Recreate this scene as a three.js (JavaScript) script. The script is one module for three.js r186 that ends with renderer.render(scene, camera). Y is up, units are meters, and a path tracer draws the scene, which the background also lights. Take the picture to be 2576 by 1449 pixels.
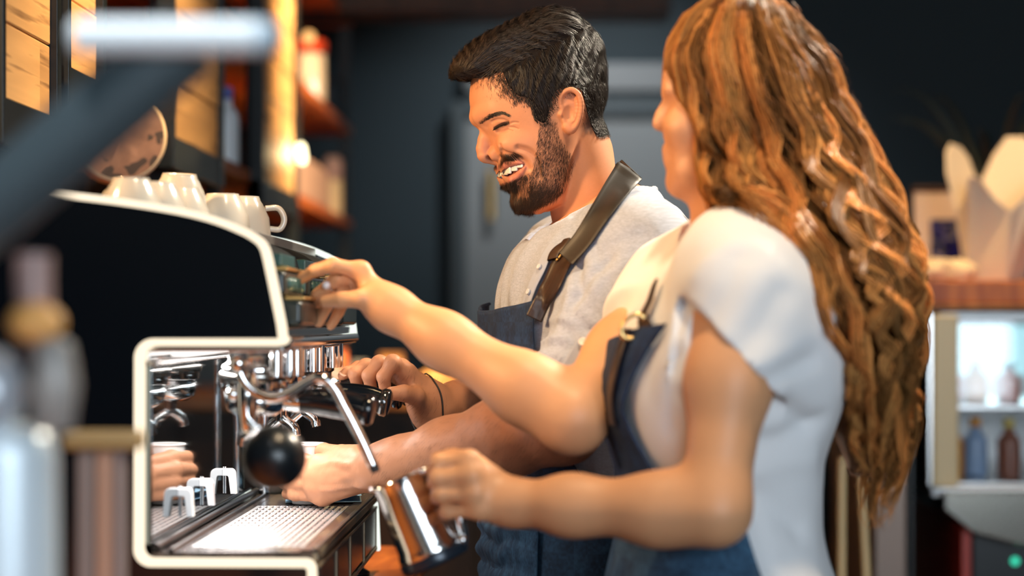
import * as THREE from 'three';
import { RoundedBoxGeometry } from 'three/addons/geometries/RoundedBoxGeometry.js';
import { mergeGeometries } from 'three/addons/utils/BufferGeometryUtils.js';
import { RectAreaLightUniformsLib } from 'three/addons/lights/RectAreaLightUniformsLib.js';
RectAreaLightUniformsLib.init();

// ---------- camera: 70 mm-class lens, shifted so that the machine's long axis is the view axis ----------
const scene = new THREE.Scene();
const FPX = 5060, CX = 1400, CY = 810, EYE = 1.25;          // focal length in pixels, principal point, eye height
const camera = new THREE.PerspectiveCamera(2 * Math.atan(724.5 / FPX) * 180 / Math.PI, 2576 / 1449, 0.05, 60);
camera.position.set(0, EYE, 0);
camera.setViewOffset(2576, 1449, 1288 - CX, 724.5 - CY, 2576, 1449);
camera.focus = 2.56;
camera.userData.fStop = 2.1;
camera.updateProjectionMatrix();
scene.add(camera);

const renderer = new THREE.WebGLRenderer({ antialias: true });
renderer.toneMapping = THREE.LinearToneMapping;
renderer.toneMappingExposure = 1.08;
renderer.shadowMap.enabled = true;

// ---------- sky seen through the street window ----------
scene.background = new THREE.Color(0.75, 0.87, 1.0);

// ---------- lights ----------
function areaLight(name, w, h, at, to, rgb, I) {
  const l = new THREE.RectAreaLight(new THREE.Color().setRGB(...rgb), I, w, h);
  l.name = name; l.position.set(...at); l.lookAt(...to); scene.add(l); return l;
}
function spot(name, at, to, rgb, I, angle, soft = 4) {
  const l = new THREE.SpotLight(new THREE.Color().setRGB(...rgb), I, 0, angle, 0.7, 2);
  l.name = name; l.position.set(...at); l.target.position.set(...to); l.castShadow = true; l.shadow.radius = soft;
  scene.add(l); scene.add(l.target); return l;
}
const WARM = [1, 0.6, 0.28], AMBER = [1, 0.56, 0.22], COOL = [0.78, 0.9, 1], NEUTRAL = [1, 0.9, 0.78];
// track lamps under the ceiling: [x, y, z, aim x, aim y, aim z, colour, candela, half angle]
const LAMPS = [
  [-1.3, 2.05, -1.75, -0.1, 1.47, -2.5, WARM, 10.5, 0.42],
  [0.15, 2.78, -1.7, 0.1, 1.2, -2.2, [1, 0.74, 0.46], 7.5, 0.5],
  [1.3, 2.78, -3.2, 0.25, 1.5, -2.35, [1, 0.87, 0.68], 34, 0.38],
  [-0.15, 2.78, -4.5, -0.62, 1.8, -5.1, [1, 0.66, 0.33], 34, 0.55],
  [-0.1, 2.78, -2.75, -0.66, 1.85, -2.95, [1, 0.68, 0.36], 26, 0.62],
  [0.75, 2.78, -3.9, 1.05, 1.35, -4.4, [1, 0.66, 0.34], 9, 0.5],
  [-0.45, 2.78, -0.75, -0.28, 1.25, -1.3, [0.95, 0.97, 1], 7, 0.3],
  [0.1, 2.78, -6.2, 0.1, 1.5, -7.3, [0.92, 0.96, 1], 6, 0.8],
  [0.1, 2.78, -4.2, -0.15, 1.1, -5.2, AMBER, 2.5, 0.5],
];
const WINDOW_LIGHT = 8.5;

// ---------- helpers ----------
const V = (x, y, z) => new THREE.Vector3(x, y, z);
const P = (px, py, d) => V((px - CX) / FPX * d, EYE - (py - CY) / FPX * d, -d);   // a photo pixel at a measured distance, as a point of the room
const A = (px, py, d) => P(px, py, d).toArray();
const names = {};
function numbered(n) { const k = names[n] = (names[n] ?? -1) + 1; return k ? n + '_' + String(k).padStart(3, '0') : n; }
function finish(m) { m.castShadow = true; m.receiveShadow = true; return m; }
function thing(name, label, category, base = [0, 0, 0], group) {
  const g = new THREE.Group(); g.name = numbered(name); g.position.set(...base); scene.add(g);
  g.userData = { label, category }; if (group) g.userData.group = group;
  return g;
}
function part(parent, name, geo, mat, label) {           // geometry in room coordinates
  const m = finish(new THREE.Mesh(geo, mat)); m.name = numbered(name);
  if (parent.isGroup) m.position.copy(parent.position).negate();
  if (label) m.userData.label = label;
  parent.add(m); return m;
}
function struct(name, geo, mat, parent = scene) {
  const m = finish(new THREE.Mesh(geo, mat)); m.name = name; if (parent === scene) m.userData.kind = 'structure'; parent.add(m); return m;
}
function single(name, label, category, geo, mat, group) {
  const m = finish(new THREE.Mesh(geo, mat)); m.name = numbered(name); m.userData = { label, category }; if (group) m.userData.group = group; scene.add(m); return m;
}
const std = (rgb, roughness = 0.6, metalness = 0, more = {}) => new THREE.MeshPhysicalMaterial({ color: Array.isArray(rgb) ? new THREE.Color().setRGB(...rgb) : new THREE.Color(rgb), roughness, metalness, ...more });
const glow = (rgb, k) => new THREE.MeshStandardMaterial({ color: 0x000000, emissive: new THREE.Color().setRGB(...rgb), emissiveIntensity: k, roughness: 1 });

let seed = 1;
function rnd() { seed = (seed + 0x6d2b79f5) | 0; let t = Math.imul(seed ^ (seed >>> 15), 1 | seed); t = (t + Math.imul(t ^ (t >>> 7), 61 | t)) ^ t; return ((t ^ (t >>> 14)) >>> 0) / 4294967296; }
const rr = (a, b) => a + (b - a) * rnd();
const lerp = (a, b, t) => a + (b - a) * t, clamp = (x, a = 0, b = 1) => Math.min(b, Math.max(a, x));
const sstep = (a, b, x) => { const t = clamp((x - a) / (b - a)); return t * t * (3 - 2 * t); };
function hash3(x, y, z) { let h = Math.imul(x, 374761393) ^ Math.imul(y, 668265263) ^ Math.imul(z, 2147483647 ^ 0x5bd1e995); h = Math.imul(h ^ (h >>> 13), 1274126177); return ((h ^ (h >>> 16)) >>> 0) / 4294967296; }
function noise3(x, y, z) {
  const X = Math.floor(x), Y = Math.floor(y), Z = Math.floor(z); x -= X; y -= Y; z -= Z;
  const u = x * x * (3 - 2 * x), v = y * y * (3 - 2 * y), w = z * z * (3 - 2 * z);
  const a = lerp(lerp(hash3(X, Y, Z), hash3(X + 1, Y, Z), u), lerp(hash3(X, Y + 1, Z), hash3(X + 1, Y + 1, Z), u), v);
  const b = lerp(lerp(hash3(X, Y, Z + 1), hash3(X + 1, Y, Z + 1), u), lerp(hash3(X, Y + 1, Z + 1), hash3(X + 1, Y + 1, Z + 1), u), v);
  return lerp(a, b, w) * 2 - 1;
}
const fbm = (x, y, z, o = 3) => { let s = 0, a = 0.5; for (let i = 0; i < o; i++) { s += a * noise3(x, y, z); x *= 2.03; y *= 2.03; z *= 2.03; a *= 0.5; } return s; };

// a table of [key, value, value ...] rows with increasing keys, read with smooth (monotone enough) interpolation
function table(rows) {
  return (k, c = 1) => {
    const n = rows.length; if (k <= rows[0][0]) return rows[0][c]; if (k >= rows[n - 1][0]) return rows[n - 1][c];
    let i = 0; while (rows[i + 1][0] < k) i++;
    const r0 = rows[Math.max(0, i - 1)], r1 = rows[i], r2 = rows[i + 1], r3 = rows[Math.min(n - 1, i + 2)];
    const h = r2[0] - r1[0], t = (k - r1[0]) / h;
    const m1 = i > 0 ? (r2[c] - r0[c]) / (r2[0] - r0[0]) : (r2[c] - r1[c]) / h, m2 = i < n - 2 ? (r3[c] - r1[c]) / (r3[0] - r1[0]) : (r2[c] - r1[c]) / h;
    const t2 = t * t, t3 = t2 * t;
    return (2 * t3 - 3 * t2 + 1) * r1[c] + (t3 - 2 * t2 + t) * h * m1 + (-2 * t3 + 3 * t2) * r2[c] + (t3 - t2) * h * m2;
  };
}

// ---------- geometry helpers ----------
function box(x0, x1, y0, y1, z0, z1, r = 0.002) {
  const w = x1 - x0, h = y1 - y0, d = z1 - z0, rad = Math.min(r, w / 2.1, h / 2.1, d / 2.1);
  const g = rad > 0 ? new RoundedBoxGeometry(w, h, d, 2, rad) : new THREE.BoxGeometry(w, h, d);
  g.translate((x0 + x1) / 2, (y0 + y1) / 2, (z0 + z1) / 2); return g;
}
function rod(a, b, r, r2 = r, seg = 16) {
  const A_ = V(...a), B_ = V(...b), g = new THREE.CylinderGeometry(r2, r, A_.distanceTo(B_), seg);
  g.translate(0, A_.distanceTo(B_) / 2, 0);
  g.applyQuaternion(new THREE.Quaternion().setFromUnitVectors(V(0, 1, 0), B_.clone().sub(A_).normalize())); g.translate(...a); return g;
}
function bar(a, b, w, h, r = 0.002) {                     // rounded box from a to b
  const A_ = V(...a), B_ = V(...b), L = A_.distanceTo(B_), g = new RoundedBoxGeometry(w, L, h, 2, Math.min(r, w / 2.1, h / 2.1));
  g.translate(0, L / 2, 0); g.applyQuaternion(new THREE.Quaternion().setFromUnitVectors(V(0, 1, 0), B_.clone().sub(A_).normalize())); g.translate(...a); return g;
}
function tube(pts, radius, seg = 64, rad = 12) {           // radius: number or function of t, closed by round ends
  const c = new THREE.CatmullRomCurve3(pts.map((p) => p.isVector3 ? p : V(...p)), false, 'centripetal');
  const R = typeof radius === 'function' ? radius : () => radius, fr = c.computeFrenetFrames(seg, false), pos = [], nor = [], uv = [], idx = [];
  const rings = [];
  for (let i = 0; i <= seg; i++) rings.push([i, i / seg, R(i / seg), 0]);
  for (let i = 0; i < rings.length; i++) {
    const [k, t, r] = rings[i], p = c.getPointAt(t);
    for (let j = 0; j <= rad; j++) {
      const a = j / rad * Math.PI * 2, n = fr.normals[k].clone().multiplyScalar(Math.cos(a)).addScaledVector(fr.binormals[k], Math.sin(a));
      pos.push(p.x + n.x * r, p.y + n.y * r, p.z + n.z * r); nor.push(n.x, n.y, n.z); uv.push(t, j / rad);
    }
  }
  for (let i = 0; i < rings.length - 1; i++) for (let j = 0; j < rad; j++) { const a = i * (rad + 1) + j, b = a + rad + 1; idx.push(a, a + 1, b, b, a + 1, b + 1); }
  for (const e of [0, seg]) {
    const p = c.getPointAt(e / seg), tn = fr.tangents[e].clone().multiplyScalar(e ? 1 : -1), at = pos.length / 3;
    pos.push(p.x, p.y, p.z); nor.push(tn.x, tn.y, tn.z); uv.push(0, 0);
    for (let j = 0; j <= rad; j++) { const q = (e ? rings.length - 1 : 0) * (rad + 1) + j; pos.push(pos[q * 3], pos[q * 3 + 1], pos[q * 3 + 2]); nor.push(tn.x, tn.y, tn.z); uv.push(0, 0); }
    for (let j = 0; j < rad; j++) e ? idx.push(at, at + 1 + j, at + 2 + j) : idx.push(at, at + 2 + j, at + 1 + j);
  }
  return geom(pos, idx, nor, uv);
}
function geom(pos, idx, nor, uv, col) {
  const g = new THREE.BufferGeometry(); g.setAttribute('position', new THREE.Float32BufferAttribute(pos, 3));
  if (idx) g.setIndex(idx); if (uv) g.setAttribute('uv', new THREE.Float32BufferAttribute(uv, 2)); if (col) g.setAttribute('color', new THREE.Float32BufferAttribute(col, 3));
  if (nor) g.setAttribute('normal', new THREE.Float32BufferAttribute(nor, 3)); else g.computeVertexNormals();
  return g;
}
function merge(list) {
  const norm = list.map((g) => { const h = g.index ? g.toNonIndexed() : g.clone(); for (const k of Object.keys(h.attributes)) if (!['position', 'normal', 'uv'].includes(k)) h.deleteAttribute(k); if (!h.attributes.uv) h.setAttribute('uv', new THREE.Float32BufferAttribute(new Float32Array(h.attributes.position.count * 2), 2)); return h; });
  return mergeGeometries(norm);
}
function lathe(pts, at, seg = 40, axis) {                  // pts: [r, y]
  const g = new THREE.LatheGeometry(pts.map((p) => new THREE.Vector2(p[0], p[1])), seg);
  if (axis) g.applyQuaternion(new THREE.Quaternion().setFromUnitVectors(V(0, 1, 0), V(...axis).normalize()));
  g.translate(...at); return g;
}
function ball(c, r, sx = 1, sy = 1, sz = 1, seg = 28) { const g = new THREE.SphereGeometry(r, seg, Math.round(seg * 0.7)); g.scale(sx, sy, sz); g.translate(...c); return g; }
function uvMetres(g, k = 1) {                              // box projection, for boxes with split normals
  const p = g.attributes.position, n = g.attributes.normal, uv = new Float32Array(p.count * 2);
  for (let i = 0; i < p.count; i++) {
    const ax = Math.abs(n.getX(i)), ay = Math.abs(n.getY(i)), az = Math.abs(n.getZ(i));
    const [u, v] = ax > ay && ax > az ? [p.getZ(i), p.getY(i)] : ay > az ? [p.getX(i), p.getZ(i)] : [p.getX(i), p.getY(i)];
    uv[i * 2] = u * k; uv[i * 2 + 1] = v * k;
  }
  g.setAttribute('uv', new THREE.BufferAttribute(uv, 2)); return g;
}

// ---------- computed textures ----------
function texture(w, h, f, srgb = true, rx = 1, ry = 1) {   // f(x, y) -> [r, g, b] 0..1
  const data = new Uint8Array(w * h * 4);
  for (let y = 0; y < h; y++) for (let x = 0; x < w; x++) { const c = f(x / w, y / h, x, y), o = (y * w + x) * 4; data[o] = clamp(c[0]) * 255; data[o + 1] = clamp(c[1]) * 255; data[o + 2] = clamp(c[2]) * 255; data[o + 3] = 255; }
  const t = new THREE.DataTexture(data, w, h); t.magFilter = THREE.LinearFilter; t.minFilter = THREE.LinearFilter; t.wrapS = t.wrapT = THREE.RepeatWrapping; t.repeat.set(rx, ry);
  if (srgb) t.colorSpace = THREE.SRGBColorSpace; t.needsUpdate = true; return t;
}
const woodTex = (c1, c2, sx = 3, sy = 26) => texture(256, 512, (u, v) => {
  const w = fbm(u * sx * 1.5, v * 1.2, 3.1, 3), g = fbm(u * sy + w * 3, v * 2, 7.7, 4), r = Math.sin((u * 9 + w * 2.4) * 6.28) * 0.5 + 0.5;
  const t = clamp(0.45 + g * 0.9 + (r - 0.5) * 0.35); return [0, 1, 2].map((i) => lerp(c1[i], c2[i], t));
});

// ---------- implicit surfaces ----------
const smin = (a, b, k) => { const h = Math.max(k - Math.abs(a - b), 0) / k; return Math.min(a, b) - h * h * k * 0.25; };
const smax = (a, b, k) => -smin(-a, -b, k);
// tapered capsule between a and b
function cap(p, a, b, ra, rb) {
  const bx = b[0] - a[0], by = b[1] - a[1], bz = b[2] - a[2], px = p[0] - a[0], py = p[1] - a[1], pz = p[2] - a[2];
  const L = bx * bx + by * by + bz * bz, h = L > 0 ? clamp((px * bx + py * by + pz * bz) / L) : 0;
  return Math.hypot(px - bx * h, py - by * h, pz - bz * h) - (ra + (rb - ra) * h);
}
function ell(p, c, rx, ry, rz) {
  const x = (p[0] - c[0]) / rx, y = (p[1] - c[1]) / ry, z = (p[2] - c[2]) / rz, k = Math.hypot(x, y, z), g = Math.hypot(x / rx, y / ry, z / rz);
  return g > 0 ? k * (k - 1) / g : -Math.min(rx, ry, rz);
}
function surfaceNets(f, lo, hi, h, opt = {}) {
  const nx = Math.ceil((hi[0] - lo[0]) / h) + 1, ny = Math.ceil((hi[1] - lo[1]) / h) + 1, nz = Math.ceil((hi[2] - lo[2]) / h) + 1, B = 8;
  const val = new Float32Array(nx * ny * nz), sl = nx * ny, q = [0, 0, 0], safe = (opt.safe ?? 1.5) * B * h * 0.87;
  for (let kz = 0; kz < nz; kz += B) for (let ky = 0; ky < ny; ky += B) for (let kx = 0; kx < nx; kx += B) {
    const ex = Math.min(nx, kx + B), ey = Math.min(ny, ky + B), ez = Math.min(nz, kz + B);
    q[0] = lo[0] + (kx + B / 2) * h; q[1] = lo[1] + (ky + B / 2) * h; q[2] = lo[2] + (kz + B / 2) * h;
    const c = f(q), fill = Math.abs(c) > safe;
    for (let z = kz; z < ez; z++) for (let y = ky; y < ey; y++) for (let x = kx; x < ex; x++) {
      let v = c; if (!fill) { q[0] = lo[0] + x * h; q[1] = lo[1] + y * h; q[2] = lo[2] + z * h; v = f(q); }
      if (x === 0 || y === 0 || z === 0 || x === nx - 1 || y === ny - 1 || z === nz - 1) v = Math.max(v, h * 0.3);
      val[x + y * nx + z * sl] = v === 0 ? 1e-9 : v;
    }
  }
  const at = new Int32Array(nx * ny * nz).fill(-1), pos = [], idx = [];
  const E = [[0, 1], [2, 3], [4, 5], [6, 7], [0, 2], [1, 3], [4, 6], [5, 7], [0, 4], [1, 5], [2, 6], [3, 7]], off = [0, 1, nx, nx + 1, sl, sl + 1, sl + nx, sl + nx + 1];
  for (let z = 0; z < nz - 1; z++) for (let y = 0; y < ny - 1; y++) for (let x = 0; x < nx - 1; x++) {
    const i = x + y * nx + z * sl; let m = 0; for (let c = 0; c < 8; c++) if (val[i + off[c]] < 0) m |= 1 << c;
    if (m === 0 || m === 255) continue;
    let sx = 0, sy = 0, sz = 0, n = 0;
    for (const [a, b] of E) { if (((m >> a) & 1) === ((m >> b) & 1)) continue; const va = val[i + off[a]], vb = val[i + off[b]], t = va / (va - vb); sx += (a & 1) + ((b & 1) - (a & 1)) * t; sy += ((a >> 1) & 1) + (((b >> 1) & 1) - ((a >> 1) & 1)) * t; sz += (a >> 2) + ((b >> 2) - (a >> 2)) * t; n++; }
    at[i] = pos.length / 3; pos.push(lo[0] + (x + sx / n) * h, lo[1] + (y + sy / n) * h, lo[2] + (z + sz / n) * h);
  }
  const quad = (a, b, c, d, flip) => { if (a < 0 || b < 0 || c < 0 || d < 0) return; flip ? idx.push(a, b, c, a, c, d) : idx.push(a, c, b, a, d, c); };
  for (let z = 1; z < nz - 1; z++) for (let y = 1; y < ny - 1; y++) for (let x = 1; x < nx - 1; x++) {
    const i = x + y * nx + z * sl, s = val[i] < 0;
    if (s !== val[i + 1] < 0) quad(at[i], at[i - nx], at[i - nx - sl], at[i - sl], s);
    if (s !== val[i + nx] < 0) quad(at[i], at[i - sl], at[i - 1 - sl], at[i - 1], s);
    if (s !== val[i + sl] < 0) quad(at[i], at[i - 1], at[i - 1 - nx], at[i - nx], s);
  }
  // pull the points onto the surface; gradients give the normals
  const n = pos.length / 3, nor = new Float32Array(n * 3), e = h * 0.35, g = [0, 0, 0];
  for (let i = 0; i < n; i++) {
    for (let pass = 0; pass < 2; pass++) {
      const x = pos[i * 3], y = pos[i * 3 + 1], z = pos[i * 3 + 2];
      const a = f([x + e, y - e, z - e]), b = f([x - e, y - e, z + e]), c = f([x - e, y + e, z - e]), d = f([x + e, y + e, z + e]);
      g[0] = a - b - c + d; g[1] = -a - b + c + d; g[2] = -a + b - c + d;
      const L = Math.hypot(...g) || 1, v = (a + b + c + d) / 4, slope = L / (4 * e);
      if (pass === 0) { const s = clamp(v / Math.max(slope, 0.3), -h * 0.6, h * 0.6); for (let k = 0; k < 3; k++) pos[i * 3 + k] -= g[k] / L * s; }
      else for (let k = 0; k < 3; k++) nor[i * 3 + k] = g[k] / L;
    }
  }
  if (opt.displace) for (let i = 0; i < n; i++) { const d = opt.displace([pos[i * 3], pos[i * 3 + 1], pos[i * 3 + 2]], [nor[i * 3], nor[i * 3 + 1], nor[i * 3 + 2]]); for (let k = 0; k < 3; k++) pos[i * 3 + k] += nor[i * 3 + k] * d; }
  const out = geom(pos, idx, opt.displace ? undefined : nor);
  if (opt.color) { const col = new Float32Array(n * 3), N = out.attributes.normal.array; for (let i = 0; i < n; i++) { const c = opt.color([pos[i * 3], pos[i * 3 + 1], pos[i * 3 + 2]], [N[i * 3], N[i * 3 + 1], N[i * 3 + 2]]); col[i * 3] = c[0]; col[i * 3 + 1] = c[1]; col[i * 3 + 2] = c[2]; } out.setAttribute('color', new THREE.BufferAttribute(col, 3)); }
  const uv = new Float32Array(n * 2), [ux, uz] = opt.uvDir ?? [0.8, 0.6];
  for (let i = 0; i < n; i++) { uv[i * 2] = pos[i * 3] * ux + pos[i * 3 + 2] * uz; uv[i * 2 + 1] = pos[i * 3 + 1]; }
  out.setAttribute('uv', new THREE.BufferAttribute(uv, 2));
  return out;
}
// ---------- materials of the room ----------
const M = {
  wallDark: std([0.011, 0.025, 0.032], 0.7), wallSide: std([0.03, 0.04, 0.042], 0.8), ceiling: std([0.022, 0.02, 0.018], 0.85), white: std([0.72, 0.72, 0.7], 0.5),
  blackMetal: std([0.012, 0.016, 0.018], 0.38, 0.3), blackGloss: std([0.004, 0.006, 0.009], 0.12, 0, { clearcoat: 0.3, clearcoatRoughness: 0.1 }), blackPlastic: std([0.006, 0.008, 0.01], 0.28),
  steel: std([0.62, 0.61, 0.6], 0.22, 1), chrome: std([0.8, 0.8, 0.8], 0.07, 1), brushed: std([0.5, 0.48, 0.46], 0.36, 1), brass: std([0.75, 0.5, 0.2], 0.3, 1),
  greyDoor: std([0.19, 0.205, 0.205], 0.55), glass: std([1, 1, 1], 0.02, 0, { transmission: 1, ior: 1.5, thickness: 0 }),
};
const plankTex = texture(256, 512, (u, v) => { const n = fbm(u * 34, v * 3.5, 3, 4), m = fbm(u * 6, v * 2, 8, 3), k = clamp(0.8 + m * 0.25 - Math.max(0, n - 0.16) * 1.5 + n * 0.1); return [lerp(0.36, 0.9, k), lerp(0.25, 0.71, k), lerp(0.15, 0.47, k)]; }), shelfTex = woodTex([0.62, 0.3, 0.1], [0.86, 0.5, 0.2]), oakTex = woodTex([0.5, 0.3, 0.14], [0.74, 0.5, 0.27]), darkTex = woodTex([0.16, 0.1, 0.06], [0.28, 0.18, 0.11]);
M.plank = std([1, 1, 1], 0.6, 0, { map: plankTex, bumpMap: plankTex, bumpScale: 0.001 });
M.shelf = std([1, 1, 1], 0.5, 0, { map: shelfTex }); M.oak = std([1, 1, 1], 0.5, 0, { map: oakTex }); M.darkWood = std([1, 1, 1], 0.6, 0, { map: darkTex });

// ---------- shell ----------
const floorTex = woodTex([0.2, 0.13, 0.08], [0.33, 0.22, 0.14]);
M.floor = std([1, 1, 1], 0.55, 0, { map: floorTex });
const X0 = -1.95, X1 = 2.6, Z0 = -7.4, Z1 = 1.9, H = 2.95, TH = 0.12;
struct('floor', box(X0 - TH, X1 + TH, -TH, 0, Z0 - TH, Z1 + TH, 0), M.floor);
struct('ceiling', box(X0 - TH, X1 + TH, H, H + TH, Z0 - TH, Z1 + TH, 0), M.ceiling);
struct('wall_back', box(X0 - TH, X1 + TH, 0, H, Z0 - TH, Z0, 0), M.wallDark);
struct('wall_left', box(X0 - TH, X0, 0, H, Z0, Z1, 0), M.wallSide);
struct('wall_right', box(X1, X1 + TH, 0, H, Z0, Z1, 0), M.wallSide);
// the street front behind the camera has a wide window
const wx0 = -0.1, wx1 = 2.4, wy0 = 0.8, wy1 = 2.6;
const front = struct('wall_front', merge([box(X0, wx0, 0, H, Z1, Z1 + TH, 0), box(wx1, X1, 0, H, Z1, Z1 + TH, 0), box(wx0, wx1, 0, wy0, Z1, Z1 + TH, 0), box(wx0, wx1, wy1, H, Z1, Z1 + TH, 0)]), M.wallSide);
const win = new THREE.Group(); win.name = 'window_1'; win.userData = { kind: 'structure' }; scene.add(win);
struct('window_frame', merge([box(wx0, wx1, wy0, wy0 + 0.05, Z1 - 0.03, Z1 + 0.09), box(wx0, wx1, wy1 - 0.05, wy1, Z1 - 0.03, Z1 + 0.09), ...[0, 1, 2].map((i) => { const x = lerp(wx0, wx1 - 0.05, i / 2); return box(x, x + 0.05, wy0, wy1, Z1 - 0.03, Z1 + 0.09); })]), M.blackMetal, win);
for (let i = 0; i < 2; i++) { const a = lerp(wx0, wx1, i / 2) + 0.03, b = lerp(wx0, wx1, (i + 1) / 2) - 0.03; struct(i ? 'window_pane_001' : 'window_pane', box(a, b, wy0 + 0.04, wy1 - 0.04, Z1 + 0.03, Z1 + 0.04, 0), glow([0.75, 0.87, 1], 1.6), win); }
areaLight('window daylight', 2.3, 1.7, [1.15, 1.7, Z1 - 0.06], [0.5, 1.2, -3], COOL, WINDOW_LIGHT);
// beam under the ceiling over the back of the bar
struct('beam_1', uvMetres(box(-0.9, 0.35, 2.2, 2.5, -6.4, -6.15), 1.5), M.darkWood);

// the grey door in the back wall with its frame and glazed strip
{
  const d = 7.3, door = new THREE.Group(); door.name = 'door_1'; door.userData = { kind: 'structure', label: 'grey door in the dark back wall' }; scene.add(door);
  const x0 = -0.33, x1 = 0.52, top = EYE + (810 - 292) / FPX * d;
  struct('door_leaf', box(x0, x1, 0, top, -d - 0.06, -d, 0.004), M.greyDoor, door);
  struct('door_frame', merge([box(x0 - 0.05, x0, 0, top + 0.05, -d - 0.08, -d + 0.03), box(x1, x1 + 0.05, 0, top + 0.05, -d - 0.08, -d + 0.03), box(x0, x1, top, top + 0.07, -d - 0.08, -d + 0.03)]), std([0.03, 0.045, 0.05], 0.5), door);
  struct('door_light', box(x0, x1, top + 0.09, top + 0.19, -d - 0.05, -d + 0.02, 0.004), std([0.16, 0.17, 0.17], 0.4), door);
  struct('door_handle', merge([rod([-0.235, 1.62, -d + 0.05], [-0.235, 1.8, -d + 0.05], 0.016), rod([-0.235, 1.64, -d], [-0.235, 1.64, -d + 0.05], 0.01), rod([-0.235, 1.78, -d], [-0.235, 1.78, -d + 0.05], 0.01)]), M.brass, door);
}

// ---------- track lamps ----------
LAMPS.forEach(([x, y, z, ax, ay, az, rgb, cd, ang], i) => {
  const where = ['left of the coffee machine', 'before the baristas', 'behind the woman on the right', 'over the far end of the shelf', 'over the near end of the shelf', 'over the cake counter', 'over the pipe rack and the grinder', 'before the grey door', 'over the back counter'][i];
  const t = thing('track_lamp', 'black cylindrical spot lamp hanging under the ceiling ' + where, 'lamp', [x, H, z], 'spot lamps under the ceiling');
  const dir = V(ax - x, ay - y, az - z).normalize(), c = V(x, y, z), back = c.clone().addScaledVector(dir, -0.15);
  part(t, 'stem', rod([x, H, z], [x, y + 0.05, z], 0.008), M.blackMetal);
  part(t, 'shade', lathe([[0.0, -0.16], [0.04, -0.16], [0.046, -0.15], [0.046, 0.03], [0.041, 0.03], [0.04, -0.12], [0, -0.12]], [x, y, z], 32, dir.toArray()), M.blackMetal);
  part(t, 'bulb', ball(c.clone().addScaledVector(dir, -0.05).toArray(), 0.035), glow(rgb, 6));
  spot('track lamp light', c.clone().addScaledVector(dir, 0.035).toArray(), [ax, ay, az], rgb, cd, ang, 3.5);
});

// ---------- wall shelf along the left, with framed wooden panels ----------
const XS = -0.662;
{
  const t = thing('wall_shelf', 'long black steel wall shelf with orange wooden boards and framed plank panels on the left', 'shelf', [-1.3, 0, -4.4]);
  const zEnd = -6.5, zNear = -2.3, boards = [[1.552, 1.578], [1.85, 1.878], [2.2, 2.226]];
  for (const [a, b] of boards) part(t, 'board', uvMetres(box(XS - 0.3, XS, a, b, zEnd, zNear), 2), M.shelf);
  const zs = [2.59, 3.45, 3.99, 4.52, 5.2].map((x) => -x);
  for (const z of [...zs, zEnd + 0.02]) part(t, 'upright', merge([box(XS - 0.035, XS - 0.005, 0.9, H, z - 0.015, z + 0.015), box(XS - 0.3, XS - 0.27, 0.9, H, z - 0.015, z + 0.015)]), M.blackMetal);
  part(t, 'back_panel', box(XS - 0.32, XS - 0.3, 1.3, H, zEnd, zNear), std([0.02, 0.018, 0.016], 0.8));
  const panel = (d0, d1, y0, y1) => {
    const f = part(t, 'panel_frame', merge([box(XS + 0.0, XS + 0.025, y0, y0 + 0.055, -d1, -d0), box(XS, XS + 0.025, y1 - 0.03, y1, -d1, -d0), box(XS, XS + 0.03, y0, y1, -d0 - 0.012, -d0), box(XS, XS + 0.03, y0, y1, -d1, -d1 + 0.02)]), M.blackMetal);
    const n = Math.round((y1 - y0 - 0.085) / 0.092);
    for (let i = 0; i < n; i++) {
      const a = lerp(y0 + 0.055, y1 - 0.03, i / n), b = lerp(y0 + 0.055, y1 - 0.03, (i + 1) / n), g = box(XS + 0.004, XS + 0.018 + rnd() * 0.003, a + 0.001, b - 0.001, -d1 + 0.02, -d0 - 0.012, 0.002);
      const pp = g.attributes.position, uv = g.attributes.uv; for (let k = 0; k < uv.count; k++) uv.setXY(k, pp.getY(k) * 3.1 + i * 0.37, pp.getZ(k) * 1.6 + i * 0.43);
      part(f, 'plank', g, M.plank);
    }
  };
  panel(4.34, 4.93, 1.505, 2.35); panel(3.33, 3.83, 1.505, 2.35); panel(2.61, 2.83, 1.53, 2.35); panel(2.3, 2.57, 1.455, 2.35);
}
// things on the shelf boards
const shelfY = 1.578, shelfY2 = 1.878;
const xAt = (px, d) => (px - CX) / FPX * d;
function bottle(label, at, h, r, rgb, capRgb, group) {
  const t = thing('bottle', label, 'bottle', at, group), [x, y, z] = at;
  part(t, 'body', lathe([[0, 0], [r * 0.92, 0], [r, 0.006], [r, h * 0.6], [r * 0.85, h * 0.68], [r * 0.45, h * 0.76], [r * 0.42, h * 0.86], [0, h * 0.86]], [x, y, z]), std(rgb, 0.3));
  part(t, 'cap', lathe([[0, h * 0.84], [r * 0.5, h * 0.84], [r * 0.5, h * 0.99], [r * 0.42, h], [0, h]], [x, y, z], 24), std(capRgb, 0.4));
  return t;
}
bottle('tall white bottle with a blue cap on the lower shelf board', [XS - 0.03, shelfY, -4.22], 0.165, 0.026, [0.9, 0.97, 1], [0.12, 0.16, 0.5]);
bottle('small dark bottle with a pale cap beside the tall white bottle', [XS - 0.08, shelfY, -4.43], 0.13, 0.024, [0.05, 0.07, 0.1], [0.5, 0.5, 0.6]);
bottle('small pale blue bottle at the front of the upper shelf board', [XS - 0.018, shelfY2, -5.62], 0.06, 0.014, [0.75, 0.78, 0.95], [0.35, 0.38, 0.75]);
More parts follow.
